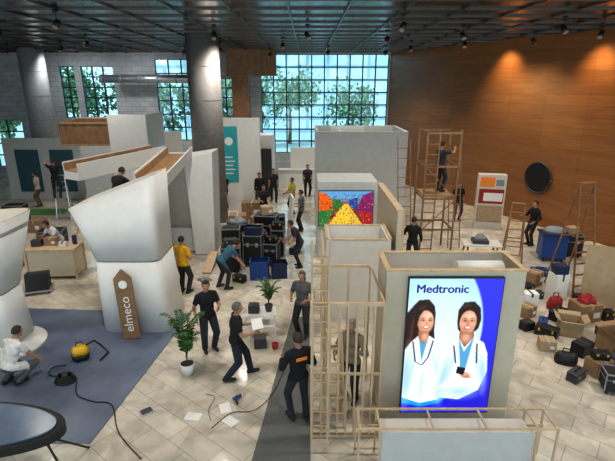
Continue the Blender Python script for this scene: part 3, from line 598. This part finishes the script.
rows=[('C',7.15,10.7,'c',.6,.5,.5,10,'brown cardboard box on the marble floor'),('O',6.4,10.0,'p',.5,.45,.4,-20,'open pale cardboard box on the marble floor'),
('O',7.1,9.25,'c',.75,.5,.5,12,'open brown cardboard box in the clutter pile'),('C',7.85,9.85,'c',.55,.45,.62,-5,'brown cardboard box in the clutter pile'),
('C',6.1,11.5,'w',.38,.3,.4,0,'small white box beside cardboard boxes'),('C',7.1,12.0,'w',.42,.36,.75,15,'tall white box standing in the clutter'),
('C',5.75,10.9,'c',.38,.34,.3,30,'small brown cardboard box on the marble floor'),('F',7.8,8.4,'k',.8,.4,.65,-10,'black tool case in the clutter pile'),
('C',8.6,10.5,'c',.55,.45,.6,20,'brown cardboard box by the tan panel'),('G',8.6,9.65,'k',.34,.22,.5,20,'bulky black holdall on the marble floor'),
('T',6.75,8.55,'d',.5,.26,.34,-10,'dark grey tool box beside cardboard boxes'),('G',6.7,11.3,'r',.18,.14,.36,0,'red cloth bag slumped between boxes'),
('C',8.95,11.2,'n',.4,.3,.5,40,'navy box beside the boards'),('T',6.35,12.3,'k',.5,.26,.3,25,'black tool box on the marble floor'),
('T',6.5,10.75,'k',.5,.26,.3,40,'black tool box with yellow latches'),('G',5.6,12.3,'k',.28,.18,.3,10,'limp black tool bag on marble'),
('C',6.85,12.85,'c',.45,.36,.45,35,'brown carton near the tall stepladder'),('T',7.4,13.6,'b',.5,.26,.28,-10,'blue tool box near the tall stepladder'),
('C',8.85,12.7,'p',.55,.45,.5,10,'pale carton near the wood wall'),('T',5.8,9.9,'k',.5,.25,.28,-40,'black tool box at the edge of the clutter'),
('C',6.2,9.1,'k',.42,.3,.3,30,'low black box at the edge of the clutter'),('T',6.55,11.95,'d',.3,.18,.25,0,'small grey tool box on marble'),
('T',7.75,10.7,'k',.3,.22,.3,10,'black tool box between cartons'),('C',7.35,11.35,'k',.22,.2,.4,0,'upright black case between cartons'),
('C',5.3,11.7,'c',.3,.3,.3,15,'small brown carton beyond the poster box'),('T',7.2,9.9,'d',.36,.2,.3,-15,'grey tool box between cartons'),
('C',5.45,10.2,'k',.3,.24,.22,20,'small black box on marble'),('C',6.1,8.35,'c',.42,.34,.36,18,'brown carton at the near edge of the pile'),
('G',5.65,8.75,'k',.22,.15,.26,-25,'black bag at the near edge of the pile'),('T',5.55,8.15,'d',.42,.22,.24,35,'grey tool box at the near edge of the pile'),
('F',6.15,7.75,'k',.6,.36,.45,-15,'low black case at the near edge of the pile'),('C',5.5,9.3,'p',.34,.3,.26,-12,'small pale carton near black tools'),
('T',5.95,10.4,'b',.36,.2,.2,60,'blue tool box on marble')]
for k_,x,y,m_,w_,l_,h_,rz_,lab_ in rows:
    if k_=='C': carton((x,y,0),(w_,l_,h_),rz_,lab_,KD[m_])
    elif k_=='O': carton((x,y,0),(w_,l_,h_),rz_,lab_,KD[m_],True)
    elif k_=='F': fcase((x,y,0),(w_,l_,h_),rz_,lab_,KD[m_])
    elif k_=='G': bag((x,y,0),(w_,l_,h_),lab_,KD[m_],rz_)
    else: toolbox((x,y,0),(w_,l_,h_),rz_,lab_,KD[m_])
carton((7.85,9.8,.625),(.45,.4,.3),12,'pale cardboard box stacked on another',CARD2)
toolbox((8.6,10.5,.605),(.45,.28,.28),20,'black tool box stacked on a brown carton',BLACK)
carton((7.1,12.0,.755),(.36,.3,.25),0,'dark box on the tall white box',NAVY)
carton((9.3,15.4,.815),(.4,.35,.25),20,'pale box on the black equipment case',CARD2)
toolbox((7.8,8.4,.665),(.5,.25,.25),-10,'grey tool box on the black tool case',DARK)
toolbox((6.1,8.35,.365),(.32,.2,.2),-10,'small black tool box on a brown carton',BLACK)
cloth_heap((7.15,10.7,.505),(.2,.16,.22),RED,'red jacket heaped on a cardboard box',5)
B().beam((5.9,13.75,.04),(6.9,13.95,.04),.1,.05,PINE).obj('timber_plank',label='pale timber plank lying on marble',cat='plank')
bucket((6.3,13.2,0),WHITE,'white paint bucket near the stepladder'); bucket((4.95,10.1,0),WHITE,'white paint bucket on the marble floor',.12,.25)
bucket((5.0,12.9,0),BLACK,'black bucket on the marble floor')
# left table
t=thing('workbench','wooden packing bench stacked with tools and parts','table',(-7.95,13.6,0),4)
B().bb(-.75,.75,-.4,.4,.95,1.0,PINE).obj('worktop',t); B().bb(-.7,.7,-.35,.35,.1,.95,CREAM).obj('cabinet',t,bev=.01)
for x in(-1,1):
    for y in(-1,1): B().bb(x*.72-.03,x*.72+.03,y*.37-.03,y*.37+.03,0,.95,PINE).obj('leg',t)
for i,(x,y,w,h_,m) in enumerate([(-.5,0,.3,.2,DARK),(-.1,.1,.35,.25,CARD),(.33,-.05,.22,.15,WHITE),(.6,.15,.12,.3,NAVY)]):
    carton((-7.95+x,13.6+y,1.0),(w,w*.7,h_),4,['dark tool box on the packing bench','brown carton on the packing bench','white carton on the packing bench','navy carton on the packing bench'][i],m)
B().beam((-8.0,14.3,.02),(-7.1,14.6,2.5),.12,.05,PINE).obj('timber_plank',label='long timber plank leaning beside the bench',cat='plank')
fcase((-9.1,15.6,0),(.8,.6,.9),10,'dark case behind the packing bench'); carton((-9.9,14.2,0),(.7,.5,.6),-10,'brown cardboard box beside the packing bench')
carton((-6.6,15.2,0),(.6,.5,.7),15,'brown cardboard box under the canopy'); fcase((-6.9,16.4,0),(.8,.6,1.0),0,'dark case under the white canopy',NAVY)
toolbox((-10.2,17.2,0),(.6,.4,.5),10,'dark tool chest near the green mat'); carton((-11.2,18.3,0),(.6,.5,.5),-10,'brown carton near the green mat'); fcase((-12.6,19.2,0),(.8,.6,.9),5,'black case near the green mat')
GRN=mat('green_mat',(.08,.22,.07),.9); B().bb(-13.5,-11.6,20.7,21.8,0,.02,GRN).obj('floor_mat',label='green floor mat near the grey booth',cat='mat')
t=thing('floor_monitor','black wedge floor monitor on a small cart','speaker',(-7.9,12.4,0),20)
B().add([(-.3,-.25,.12),(.3,-.25,.12),(.3,.25,.12),(-.3,.25,.12),(-.3,-.1,.6),(.3,-.1,.6),(.3,.25,.55),(-.3,.25,.55)],[(0,1,2,3),(4,5,6,7),(0,1,5,4),(1,2,6,5),(2,3,7,6),(3,0,4,7)],BLACK).obj('cabinet',t,bev=.01)
B().bb(-.35,.35,-.3,.3,.08,.12,STEEL).obj('tray',t)
for x in(-1,1):
    for y in(-1,1): B().cyl((x*.28-.02,y*.22,.04),(x*.28+.02,y*.22,.04),.04,None,BLACK).obj('caster',t)
t=thing('shop_vacuum','small yellow and black shop vacuum on the carpet','vacuum cleaner',(-5.0,8.85,.02),30)
B().loft([ring(0,0,.17,.15,.04),ring(0,0,.19,.17,.16)],BLACK).obj('tank',t); B().loft([ring(0,0,.18,.16,.165),ring(0,0,.16,.14,.28),ring(0,0,.09,.08,.34)],YEL).obj('motor_head',t)
B().tube([(.1,0,.3),(.3,.05,.35),(.42,.1,.18),(.55,-.05,.03),(.35,-.3,.03)],.022,BLACK).obj('hose',t); B().tube([(-.08,0,.33),(-.05,0,.42),(.05,0,.42),(.08,0,.33)],.014,BLACK).obj('handle',t)
for a in(0,2,4): B().cyl((.13*math.cos(a),.13*math.sin(a),0),(.13*math.cos(a),.13*math.sin(a),.05),.03,None,BLACK).obj('caster',t)
t=thing('cable_reel','black coiled cable reel lying on carpet','cable',(-4.95,8.05,.02))
q=B()
for k in range(4): q.tube([(math.cos(a)*(.2-.02*k),math.sin(a)*(.16-.015*k),.03+.035*k) for a in np.linspace(0,6.3,26)],.02,BLACK)
q.obj('coil',t); B().cyl((0,0,0),(0,0,.2),.07,.06,DARK).obj('hub',t)
def cable(pts,label,m=BLACK,r=.010):
    P=[Vector(p) for p in pts]; o=[]
    for i in range(len(P)-1):
        p0,p1,p2,p3=P[max(i-1,0)],P[i],P[i+1],P[min(i+2,len(P)-1)]
        for k in range(8):
            s_=k/8; o.append(.5*((2*p1)+(p2-p0)*s_+(2*p0-5*p1+4*p2-p3)*s_**2+(3*p1-p0-3*p2+p3)*s_**3))
    o.append(P[-1]); B().tube(o,r,m,6).obj('power_cable',label=label,cat='cable')
cable([(-4.7,8.0,.035),(-4.5,7.6,.035),(-4.1,7.4,.035),(-3.7,7.3,.033),(-3.3,6.6,.02),(-2.7,6.0,.02)],'black power cable trailing over carpet and marble')
cable([(-5.2,8.6,.035),(-5.45,8.5,.035),(-5.4,8.25,.035),(-5.2,8.2,.035)],'black power cable looping beside the vacuum')
cable([(-1.7,6.7,.015),(-1.4,7.1,.015),(-1.0,7.15,.028),(-.7,7.6,.028),(-.5,8.4,.028)],'thin dark cable snaking to the grey carpet',r=.007)
cable([(-2.0,7.65,.015),(-1.8,7.55,.015),(-1.85,7.2,.015),(-1.75,6.9,.015)],'thin grey cable curled on the marble',GREY,.007)
cable([(-2.0,10.5,.015),(-1.6,11.2,.015),(-1.6,10.6,.015),(-1.8,9.6,.015)],'thin grey cable on the marble',GREY,.008)
t=thing('floor_socket','small black metal floor socket cover in marble','floor outlet',(-3.0,7.16,0),38)
B().bb(-.13,.13,-.1,.1,0,.012,STEEL).obj('frame',t); B().bb(-.1,.1,-.07,.07,.012,.018,DARK).obj('cover',t)
for i,(x,y,rz_) in enumerate([(-1.55,7.25,20),(-1.4,6.9,50),(-2.1,7.02,80)]):
    B().bb(-.1,.1,-.14,.14,0,.004,PAPER).obj('paper_sheet',label='white paper sheet on the marble floor',cat='paper',loc=(x,y,.001),rot=(0,0,R(rz_)),group='papers on the floor')
t=thing('power_drill','blue cordless drill lying on the marble','power tool',(-1.35,7.5,.03),40)
B().cyl((-.1,0,.03),(.08,0,.03),.03,None,BLUE).obj('motor_housing',t); B().beam((-.06,0,.03),(-.09,-.14,.0),.035,.03,BLACK).obj('grip',t); B().cyl((.08,0,.03),(.14,0,.03),.018,.01,STEEL).obj('chuck',t)
# dark curved desk in the near corner
t=thing('display_desk','dark curved desk with pale blue top on thin diagonal legs','desk',(0,0,0))
DT=mat('pale_blue_top',(.13,.18,.26),.2)
el_=[(-5.45+1.65*math.cos(a),5.72+.52*math.sin(a)) for a in np.linspace(R(-90),R(90),30)]
el2=[(-5.45+1.78*math.cos(a),5.72+.60*math.sin(a)) for a in np.linspace(R(-90),R(90),30)]
B().prism(el_+[(-6.4,6.24),(-6.4,5.20)],.895,.92,DT).obj('worktop',t); B().prism(el2+[(-6.45,6.32),(-6.45,5.12)],.76,.893,BLACK).obj('edge_band',t)
for a,b in(((-3.80,5.62,.76),(-3.66,6.25,.01)),((-3.82,5.5,.76),(-3.4,5.3,.01)),((-6.1,6.2,.76),(-6.2,6.3,.01)),((-6.1,5.3,.76),(-6.2,5.0,.01))): B().cyl(a,b,.018,None,BLACK,8).obj('leg',t)
# ------------------------------------------------------------ plants
def plant(loc,h,pot,label,seed,potm=WHITE,n=20,spread=.8):
    rnd=random.Random(seed); t=thing('potted_palm',label,'plant',loc)
    B().loft([ring(0,0,pot*.7,pot*.7,0,e=2),ring(0,0,pot,pot,pot*1.6,e=2),ring(0,0,pot*.88,pot*.88,pot*1.6,e=2),ring(0,0,pot*.86,pot*.86,pot*1.45,e=2)],potm).obj('pot',t)
    B().cyl((0,0,pot*1.3),(0,0,pot*1.5),pot*.84,None,SOIL,20).obj('soil',t)
    stm=B(); lf=B()
    for i in range(n):
        a=i*2.4+rnd.random()*.5; out=(.2+.25*rnd.random())*h*spread; top=h*(.6+.42*rnd.random()); z0=pot*1.45
        P=[]
        for k in range(9):
            s_=k/8; P.append(Vector((math.cos(a)*out*s_**1.6,math.sin(a)*out*s_**1.6,z0+(top-z0)*(1-(1-s_)**1.8)-.18*h*max(0,s_-.65)**1.2)))
        stm.tube(P,[.008-.0007*k for k in range(9)],LEAF,5)
        side=Vector((-math.sin(a),math.cos(a),0))
        for k in range(3,9):
            for sg_ in(-1,1):
                L=.15*h*(1-.08*k+.1)*.85; d=(side*sg_+ (P[k]-P[k-1]).normalized()*.8+Vector((0,0,-.25))).normalized()
                for off in(0,.5):
                    p0=P[k-1].lerp(P[k],off); tip=p0+d*L; wv=(P[k]-P[k-1]).normalized()*.022
                    mid=p0.lerp(tip,.5)+Vector((0,0,.01)); lf.add([p0,mid-wv,tip,mid+wv],[(0,1,2,3)],LEAF)
    stm.obj('stems',t); lf.obj('fronds',t)
plant((-2.52,8.35,0),1.6,.16,'tall green palm in a round white pot',1,spread=.65)
plant((-.93,9.95,.635),.85,.1,'small leafy plant standing on the white table',5,DARK,14,.9)
t=thing('side_table','small white table with boxes beside a plant','table',(-1.1,9.95,0),5)
B().bb(-.35,.35,-.25,.25,.6,.63,WHITE).obj('worktop',t); B().bb(-.32,.32,-.22,.22,.3,.32,WHITE).obj('shelf',t)
for x in(-1,1):
    for y in(-1,1): B().bb(x*.31-.02,x*.31+.02,y*.21-.02,y*.21+.02,0,.6,WHITE).obj('leg',t)
carton((-1.28,9.9,.635),(.25,.22,.2),0,'small dark box on the white table',DARK)
carton((-1.1,9.4,0),(.28,.25,.25),10,'small dark grey box beside the white table',DARK); bucket((-.75,9.3,.018),RED,'small red tub near the white table',.08,.12)
# ------------------------------------------------------------ ceiling lamps
def lamp(loc,rz=0):
    t=thing('ceiling_spotlight','black cylindrical spotlight hanging from the dark ceiling','light fixture',loc,rz,group='ceiling spotlights')
    B().cyl((0,0,-.08),(0,0,0),.07,None,BLACK,16).obj('canopy',t); B().cyl((0,0,-.27),(0,0,-.08),.012,None,BLACK,8).obj('stem',t)
    B().cyl((0,.06,-.25),(0,-.07,-.43),.07,.085,BLACK,18).obj('lamp_housing',t); B().cyl((0,-.07,-.43),(0,-.075,-.437),.075,None,mat('lamp_lens',(.3,.27,.2),.3),18).obj('lens',t)
    return t
L0=lamp((-3,16,CZ-.05))
for x,y in [(-6.5,13),(2.6,13.6),(7.3,14.2),(2.8,17.5),(-1,20),(6.2,19.5),(-8.5,19),(-11,22),(-14,23),(-6,24),(1,24),(3.8,24),(-9.6,15.5),(0,16),(9.2,15.6),(-2,26),(5,16),(-12,18),(4.5,21.5),(-4,22.5),(8.2,18)]:
    copy_thing(L0,(x,y,CZ-.05),random.uniform(-60,60))
# ------------------------------------------------------------ people
def ik(a,t,l1,l2,pole):
    d=t-a; L=min(d.length,(l1+l2)*.998); dn=d.normalized(); t=a+dn*L
    x=(l1*l1-l2*l2+L*L)/(2*L); h=math.sqrt(max(l1*l1-x*x,0)); p=pole-dn*pole.dot(dn); p.normalize(); return a+dn*x+p*h,t
def cloth(c): 
    key='cloth_%02x%02x%02x'%tuple(int(q*255) for q in c); return mat(key,c,.85,var=.15,scale=12,bump=.25)
def person(label,loc,rz,hip=.93,lean=0,feet=((-.11,.0,.08),(.11,.0,.08)),hands=None,head=(0,0),shirt=(.02,.02,.022),trs=(.025,.028,.035),
           shoe=(.03,.03,.03),hair=(.03,.02,.015),skin=(.42,.23,.15),sleeve=.65,long_hair=False,sc=1.0,vox=.02,stripe=None):
    top=thing('person',label,'person',loc,rz); top.scale=(sc,)*3
    V=Vector; P=V((0,0,hip)); T=Matrix.Rotation(-R(lean),3,'X')
    tp=lambda x,y,z:P+T@V((x,y,z))
    segs=[]
    for i,s_ in enumerate((-1,1)):
        h=tp(s_*.09,0,-.03); an=V(feet[i][:3]); kn,an=ik(h,an,.44,.43,V((s_*.3,1,.5)))
        segs+= [(h,kn,.09,.066,'trs'),(kn,an,.062,.05,'trs')]
        fd=V((s_*.15,1,0)).normalized()
        segs.append((an+V((0,0,-.035))-fd*.05,an+V((0,0,-.045))+fd*.16,.045,.036,'shoe%d'%i)); segs.append((an,an+V((0,0,-.03)),.045,.045,'shoe%d'%i))
    ell=[(tp(0,0,.0),(.165,.12,.13)),(tp(0,.01,.16),(.145,.112,.16)),(tp(0,.005,.34),(.178,.122,.19))]
    segs_l=list(segs); 
    segs_l.append((tp(0,0,.02),tp(0,0,.42),.13,.13,'torso'))
    for s_ in(-1,1): segs.append((tp(0,-.01,.5),tp(s_*.17,-.01,.455),.055,.055,'torso')); segs_l.append(segs[-1])
    nk=(tp(0,-.01,.46),tp(0,.02,.60),.056,.05,'skin'); segs.append(nk); segs_l.append((tp(0,0,.535),tp(0,.02,.60),.056,.05,'skin'))
    Hm=T@Matrix.Rotation(R(lean)*.5,3,'X')@Matrix.Rotation(R(head[0]),3,'Z')@Matrix.Rotation(-R(head[1]),3,'X'); hc=tp(0,.03,.69)
    hv=lambda x,y,z:hc+Hm@V((x,y,z))
    segs_l.append((hc,hv(0,0,-.02),.1,.1,'skin'))
    wr=[]
    for i,s_ in enumerate((-1,1)):
        sh=tp(s_*.185,-.01,.45); hd=V(hands[i]) if hands and hands[i] else sh+V((s_*.06,.06,-.54))
        elb,w=ik(sh,hd,.29,.26,V((s_*.5,-1,-.4))); wr.append((elb,w,s_))
        segs+= [(sh,elb,.056,.045,'arm'),(elb,w,.043,.029,'fore')]
        if sleeve>=1:
            m_=elb.lerp(w,min(1,sleeve-1)*.95); segs_l+=[(sh,elb,.056,.045,'torso'),(elb,m_,.043,.03,'torso'),(m_,w,.03,.03,'skin')]
        else:
            m_=sh.lerp(elb,sleeve); segs_l+=[(sh,m_,.056,.05,'torso'),(m_,elb,.05,.045,'skin'),(elb,w,.043,.03,'skin')]
    q=B(); dm=BLACK
    for a,b,ra,rb,l in segs: q.cyl(a,b,ra,rb,dm,14); q.ell(a,(ra,)*3,dm,14,8); q.ell(b,(rb,)*3,dm,14,8)
    for c,r in ell: q.ell(c,r,dm,20,12,M=T)
    q.ell(hc,(.078,.096,.112),dm,20,14,M=Hm); q.ell(hv(0,.025,-.06),(.056,.062,.06),dm,16,10,M=Hm); q.cyl(hv(0,.085,-.005),hv(0,.118,-.03),.012,.018,dm,8)
    tmp=q.obj('tmp'); md=tmp.modifiers.new('r','REMESH'); md.mode='VOXEL'; md.voxel_size=vox; md2=tmp.modifiers.new('s','SMOOTH'); md2.factor=.5; md2.iterations=3
    bpy.context.view_layer.update(); dg=bpy.context.evaluated_depsgraph_get(); me=bpy.data.meshes.new_from_object(tmp.evaluated_get(dg)); bpy.data.objects.remove(tmp)
    nv=len(me.vertices); co=np.empty(nv*3); me.vertices.foreach_get('co',co); co=co.reshape(-1,3); no=np.empty(nv*3); me.vertices.foreach_get('normal',no); no=no.reshape(-1,3)
    F=[tuple(p.vertices) for p in me.polygons]; fc_=np.array([co[list(f)].mean(0) for f in F])
    best=np.full(len(F),9.); lab=np.zeros(len(F),int)
    for k,(a,b,ra,rb,l) in enumerate(segs_l):
        a=np.array(a);b=np.array(b);d=b-a;L2=max((d*d).sum(),1e-9); t_=np.clip(((fc_-a)@d)/L2,0,1)
        dist=np.linalg.norm(fc_-(a+t_[:,None]*d),axis=1)-(ra+(rb-ra)*t_); mk=dist<best; best[mk]=dist[mk]; lab[mk]=k; 
    names=[s_[4] for s_ in segs_l]; L=np.array([names[k] for k in lab],dtype=object)
    zt=(fc_-np.array(P))@np.array(T@V((0,0,1)))
    L[(L=='torso')&(zt<-.05)]='trs'; L[(L=='trs')&(zt>-.05)&(np.abs(fc_[:,2]-hip)<.25)&(np.abs(fc_[:,1]-P.y)<.25)]='torso'
    SKM=mat('skin_%02x'%int(skin[0]*255),skin,.55,var=.05); SM=cloth(shirt); TM=cloth(trs); SHM=cloth(shoe); HM=mat('hair_%02x%02x'%(int(hair[0]*255),int(hair[1]*255)),hair,.7,var=.3,scale=30)
    body=B()
    body.v=[tuple(c) for c in co]; body.mats=[SKM,SM,TM,SHM]
    idx={'skin':0,'torso':1,'trs':2,'shoe0':3,'shoe1':3}
    body.f=list(F); body.mi=[idx[l] for l in L]; body.sm=[True]*len(F)
    DK=mat('eye_dark',(.02,.015,.01),.3); EW=mat('eye_white',(.8,.8,.78),.3); LP=mat('lips',(.42,.16,.13),.5)
    for s_ in(-1,1):
        body.ell(hv(s_*.03,.084,.012),(.014,.008,.008),EW,8,6,M=Hm); body.ell(hv(s_*.03,.091,.012),(.006,.005,.006),DK,8,6,M=Hm)
        body.ell(hv(s_*.03,.09,.032),(.018,.006,.004),HM,8,4,M=Hm); body.ell(hv(s_*.08,-.005,-.005),(.01,.018,.028),SKM,8,6,M=Hm)
    body.ell(hv(0,.086,-.062),(.022,.008,.007),LP,10,5,M=Hm)
    for elb,w,s_ in wr:
        d=(w-elb).normalized(); ref=V((0,1,0)) if abs(d.y)<.8 else V((0,0,1)); across=ref-d*ref.dot(d); across.normalize(); pn=d.cross(across)*(-s_)
        Mh=Matrix((across,pn,d)).transposed()
        body.ell(w+d*.045,(.042,.017,.055),SKM,12,8,M=Mh)
        for k in range(4):
            o=(k-1.5)*.02; ln=(.038,.044,.042,.032)[k]; p0=w+d*.08-across*o*1.0; p1=p0+d*ln+pn*.008; p2=p1+(d*.7+pn*.7).normalized()*ln*.8; p3=p2+(d*.2+pn).normalized()*ln*.5
            body.tube([p0,p1,p2,p3],[.0095,.009,.008,.006],SKM,6)
        p0=w+d*.025+across*.03; body.tube([p0,p0+(across+d*.9).normalized()*.035,p0+(across*.5+d*1.2+pn*.3).normalized()*.07],[.012,.0105,.008],SKM,6)
    body.obj('body',top)
    def extract(sel,name,off,m):
        ids=[i for i in range(len(F)) if L[i] in sel]
        if not ids: return
        used=sorted({v for i in ids for v in F[i]}); mp={v:k for k,v in enumerate(used)}
        c=B(); c.v=[tuple(co[v]+no[v]*off) for v in used]; c.f=[tuple(mp[v] for v in F[i]) for i in ids]; c.mats=[m]; c.mi=[0]*len(ids); c.sm=[True]*len(ids)
        o=c.obj(name,top); md=o.modifiers.new('thickness','SOLIDIFY'); md.thickness=.008; md.offset=-1
    extract(('torso',),'shirt',.014,SM); extract(('trs',),'trousers',.009,TM); extract(('shoe0',),'shoe',.004,SHM); extract(('shoe1',),'shoe',.004,SHM)
    if stripe: B().bb(-.1,.1,-.152,-.142,.36,.42,stripe).obj('back_print',top,loc=P)
    hq=B(); hq.ell(hv(0,-.012,.016),(.088,.106,.116),HM,22,16,M=Hm,keep=lambda v:not(v.y>.035 and v.z<.045) and not(v.z<-.05))
    if long_hair: hq.ell(hv(0,-.07,-.08),(.075,.045,.13),HM,14,10,M=Hm)
    ho=hq.obj('hair',top); md=ho.modifiers.new('thickness','SOLIDIFY'); md.thickness=.015; md.offset=-1
    return top
N=.017; FV=.03
BL=(.010,.010,.013); 
person('person in yellow t-shirt and black trousers standing',(-3.58,12.3,0),-20,hands=((-.28,.02,.95),(.2,.22,1.1)),shirt=(.68,.38,.02),vox=N)
person('person in black t-shirt and dark jeans standing by the palm',(-2.24,9.25,0),-150,hands=((-.17,.3,1.15),(.27,.05,.88)),shirt=BL,trs=(.02,.024,.04),vox=N,head=(-20,10))
person('person in black t-shirt walking and carrying papers',(-1.46,8.2,0),-75,hip=.91,lean=4,feet=((-.1,.30,.08),(.1,-.22,.1)),hands=((-.15,.36,1.12),(.16,.36,1.08)),shirt=BL,trs=(.015,.022,.04),hair=(.12,.11,.1),vox=N)
person('person in dark top with long hair beside the plant',(-.12,9.85,.022),160,hands=((-.2,.25,1.1),(.2,.25,1.1)),shirt=(.10,.10,.11),hair=(.1,.07,.05),long_hair=True,vox=N,sc=.97,sleeve=.7)
person('person in black hooded jacket with orange trim facing away',(-.16,6.95,.022),25,hands=((-.2,.28,1.15),(.24,.2,1.0)),shirt=BL,hair=(.05,.03,.02),vox=N,sleeve=1.9,feet=((-.12,.05,.08),(.12,-.08,.08)),stripe=ORANGE)
person('person in beige jacket working behind pine studs',(.82,7.5,0),150,hands=((-.2,.3,1.3),(.2,.3,1.1)),shirt=(.26,.22,.16),hair=(.25,.23,.2),vox=N,sleeve=1.9)
person('person in white shirt crouching with back turned',(-5.98,7.95,.028),-25,hip=.42,lean=24,feet=((-.14,-.04,.08),(.14,.06,.08)),hands=((-.2,.5,.4),(.25,.5,.35)),shirt=(.68,.67,.64),trs=(.10,.10,.11),vox=N)
person('person in black working on a stepladder',(-11.1,20.0,1.0),10,hands=((-.25,.3,1.6),(.2,.4,1.4)),shirt=BL,vox=FV,sc=1.0,feet=((-.12,-.1,.08),(.12,-.1,.08)))
person('person in pale vest and brown trousers standing',(-13.4,22.4,0),100,shirt=(.45,.42,.38),trs=(.15,.1,.07),vox=FV)
person('person in white shirt leaning over the packing bench',(-8.25,14.5,0),150,lean=30,hands=((-.2,.6,1.15),(.2,.55,1.15)),shirt=(.7,.7,.7),vox=FV)
person('person in dark clothes standing in the aisle',(-4.0,21.9,0),60,hands=((-.2,.3,1.1),(.2,.3,1.1)),shirt=BL,vox=FV)
person('person in black jacket standing in the aisle',(-2.35,22.2,0),170,shirt=BL,vox=FV,sleeve=1.9)
person('person in dark clothes walking down the aisle',(-1.75,23.3,0),190,feet=((-.1,.2,.08),(.1,-.15,.08)),shirt=(.03,.03,.04),vox=FV)
person('person in yellow-green vest beside cardboard boxes',(-.7,20.9,0),120,hands=((-.2,.3,1.1),(.2,.3,1.0)),shirt=(.46,.42,.05),vox=FV)
person('person in blue shirt bending over black cases',(-2.55,12.6,0),-60,lean=50,hip=.9,hands=((-.2,.6,.75),(.2,.6,.7)),shirt=(.04,.12,.18),vox=N,feet=((-.15,-.05,.08),(.15,.1,.08)))
person('person in dark shirt unpacking cases in the aisle',(-.25,14.3,0),100,lean=25,hip=.9,hands=((-.2,.45,.98),(.2,.45,.93)),shirt=(.03,.03,.035),vox=FV)
person('person in grey shirt standing among boxes',(-.25,18.3,0),80,hands=((-.2,.3,1.1),(.2,.3,1.1)),shirt=(.10,.11,.13),vox=FV)
person('person in dark shirt carrying a load between boxes',(-1.9,19.4,0),-160,hands=((-.2,.35,1.1),(.2,.35,1.1)),shirt=(.02,.02,.03),vox=FV)
person('person in dark shirt standing near the far counter',(.0,24.6,0),-170,shirt=(.03,.03,.04),vox=FV)
person('person in black standing beside the scaffold',(3.45,14.3,0),-20,hands=((-.2,.3,1.2),(.26,.1,.9)),shirt=BL,hair=(.02,.02,.02),vox=FV,sleeve=1.9)
person('person in black jacket standing by the wood wall',(8.45,16.5,0),100,hands=((-.3,.2,1.0),(.2,.35,1.15)),shirt=BL,vox=FV,sleeve=1.9)
person('person in dark clothes behind the workbench',(6.7,19.9,0),180,shirt=BL,vox=FV)
person('person in dark overalls on the scaffold platform',(4.65,16.0,2.2),-60,hands=((-.2,.4,1.3),(.2,.4,1.5)),shirt=(.03,.035,.05),vox=FV)
person('person in black leaning over the canopy from a ladder',(-5.45,12.75,1.93),-20,lean=30,hip=.93,hands=((-.3,.6,1.2),(.3,.6,1.15)),shirt=BL,vox=FV)
B().bb(-.16,.16,-.11,.11,0,.01,PAPER).obj('paper_folder',label='white folder carried by a walking person',cat='folder',loc=(-1.02,8.31,1.18),rot=(R(10),R(10),R(-75)))
# ------------------------------------------------------------ lights
w=bpy.data.worlds.new('w'); S.world=w; w.use_nodes=True; bg=w.node_tree.nodes['Background']; bg.inputs[0].default_value=(.76,.91,1,1); bg.inputs[1].default_value=1.75
def spot(loc,tgt,e,col=(1,.95,.87),size=130,blend=.8,r=.1):
    l=bpy.data.lights.new('spot','SPOT'); l.energy=e; l.color=col; l.spot_size=R(size); l.spot_blend=blend; l.shadow_soft_size=r
    o=bpy.data.objects.new('spot_light',l); COL.objects.link(o); o.location=loc; o.rotation_euler=(Vector(tgt)-Vector(loc)).to_track_quat('-Z','Y').to_euler()
for x in(-9,-3,3,8):
    for yy in(7,13,19,25):
        if x==8 and yy>20: continue
        spot((x,yy,7.45),(x,yy+.5,0),590,(1,.94,.85),r=.25)
for x in(-14,-10): spot((x,26.5,7.4),(x,30,3),200,(.95,.97,1),r=.25)  # extra spots without fixtures, added to brighten the left back wall
for yy in(21.3,17.6,14.3):
    p=onwall(yy,.8); q2=onwall(yy,.0); spot((p.x,p.y,7.6),(q2.x,q2.y,5.6),420,(1,.66,.34),90,1,.2)
sl=bpy.data.lights.new('sun','SUN'); sl.energy=4.5; sl.angle=R(1); so=bpy.data.objects.new('sun',sl); COL.objects.link(so); so.location=(-30,20,30); so.rotation_euler=Vector((1,.6,-.8)).to_track_quat('-Z','Y').to_euler()
cd=bpy.data.cameras.new('cam'); cd.sensor_width=36; cd.lens=26.93; cd.clip_end=300
cam=bpy.data.objects.new('camera',cd); COL.objects.link(cam); cam.location=(0,0,5.8); cam.rotation_euler=(R(90-17.55),0,0); S.camera=cam
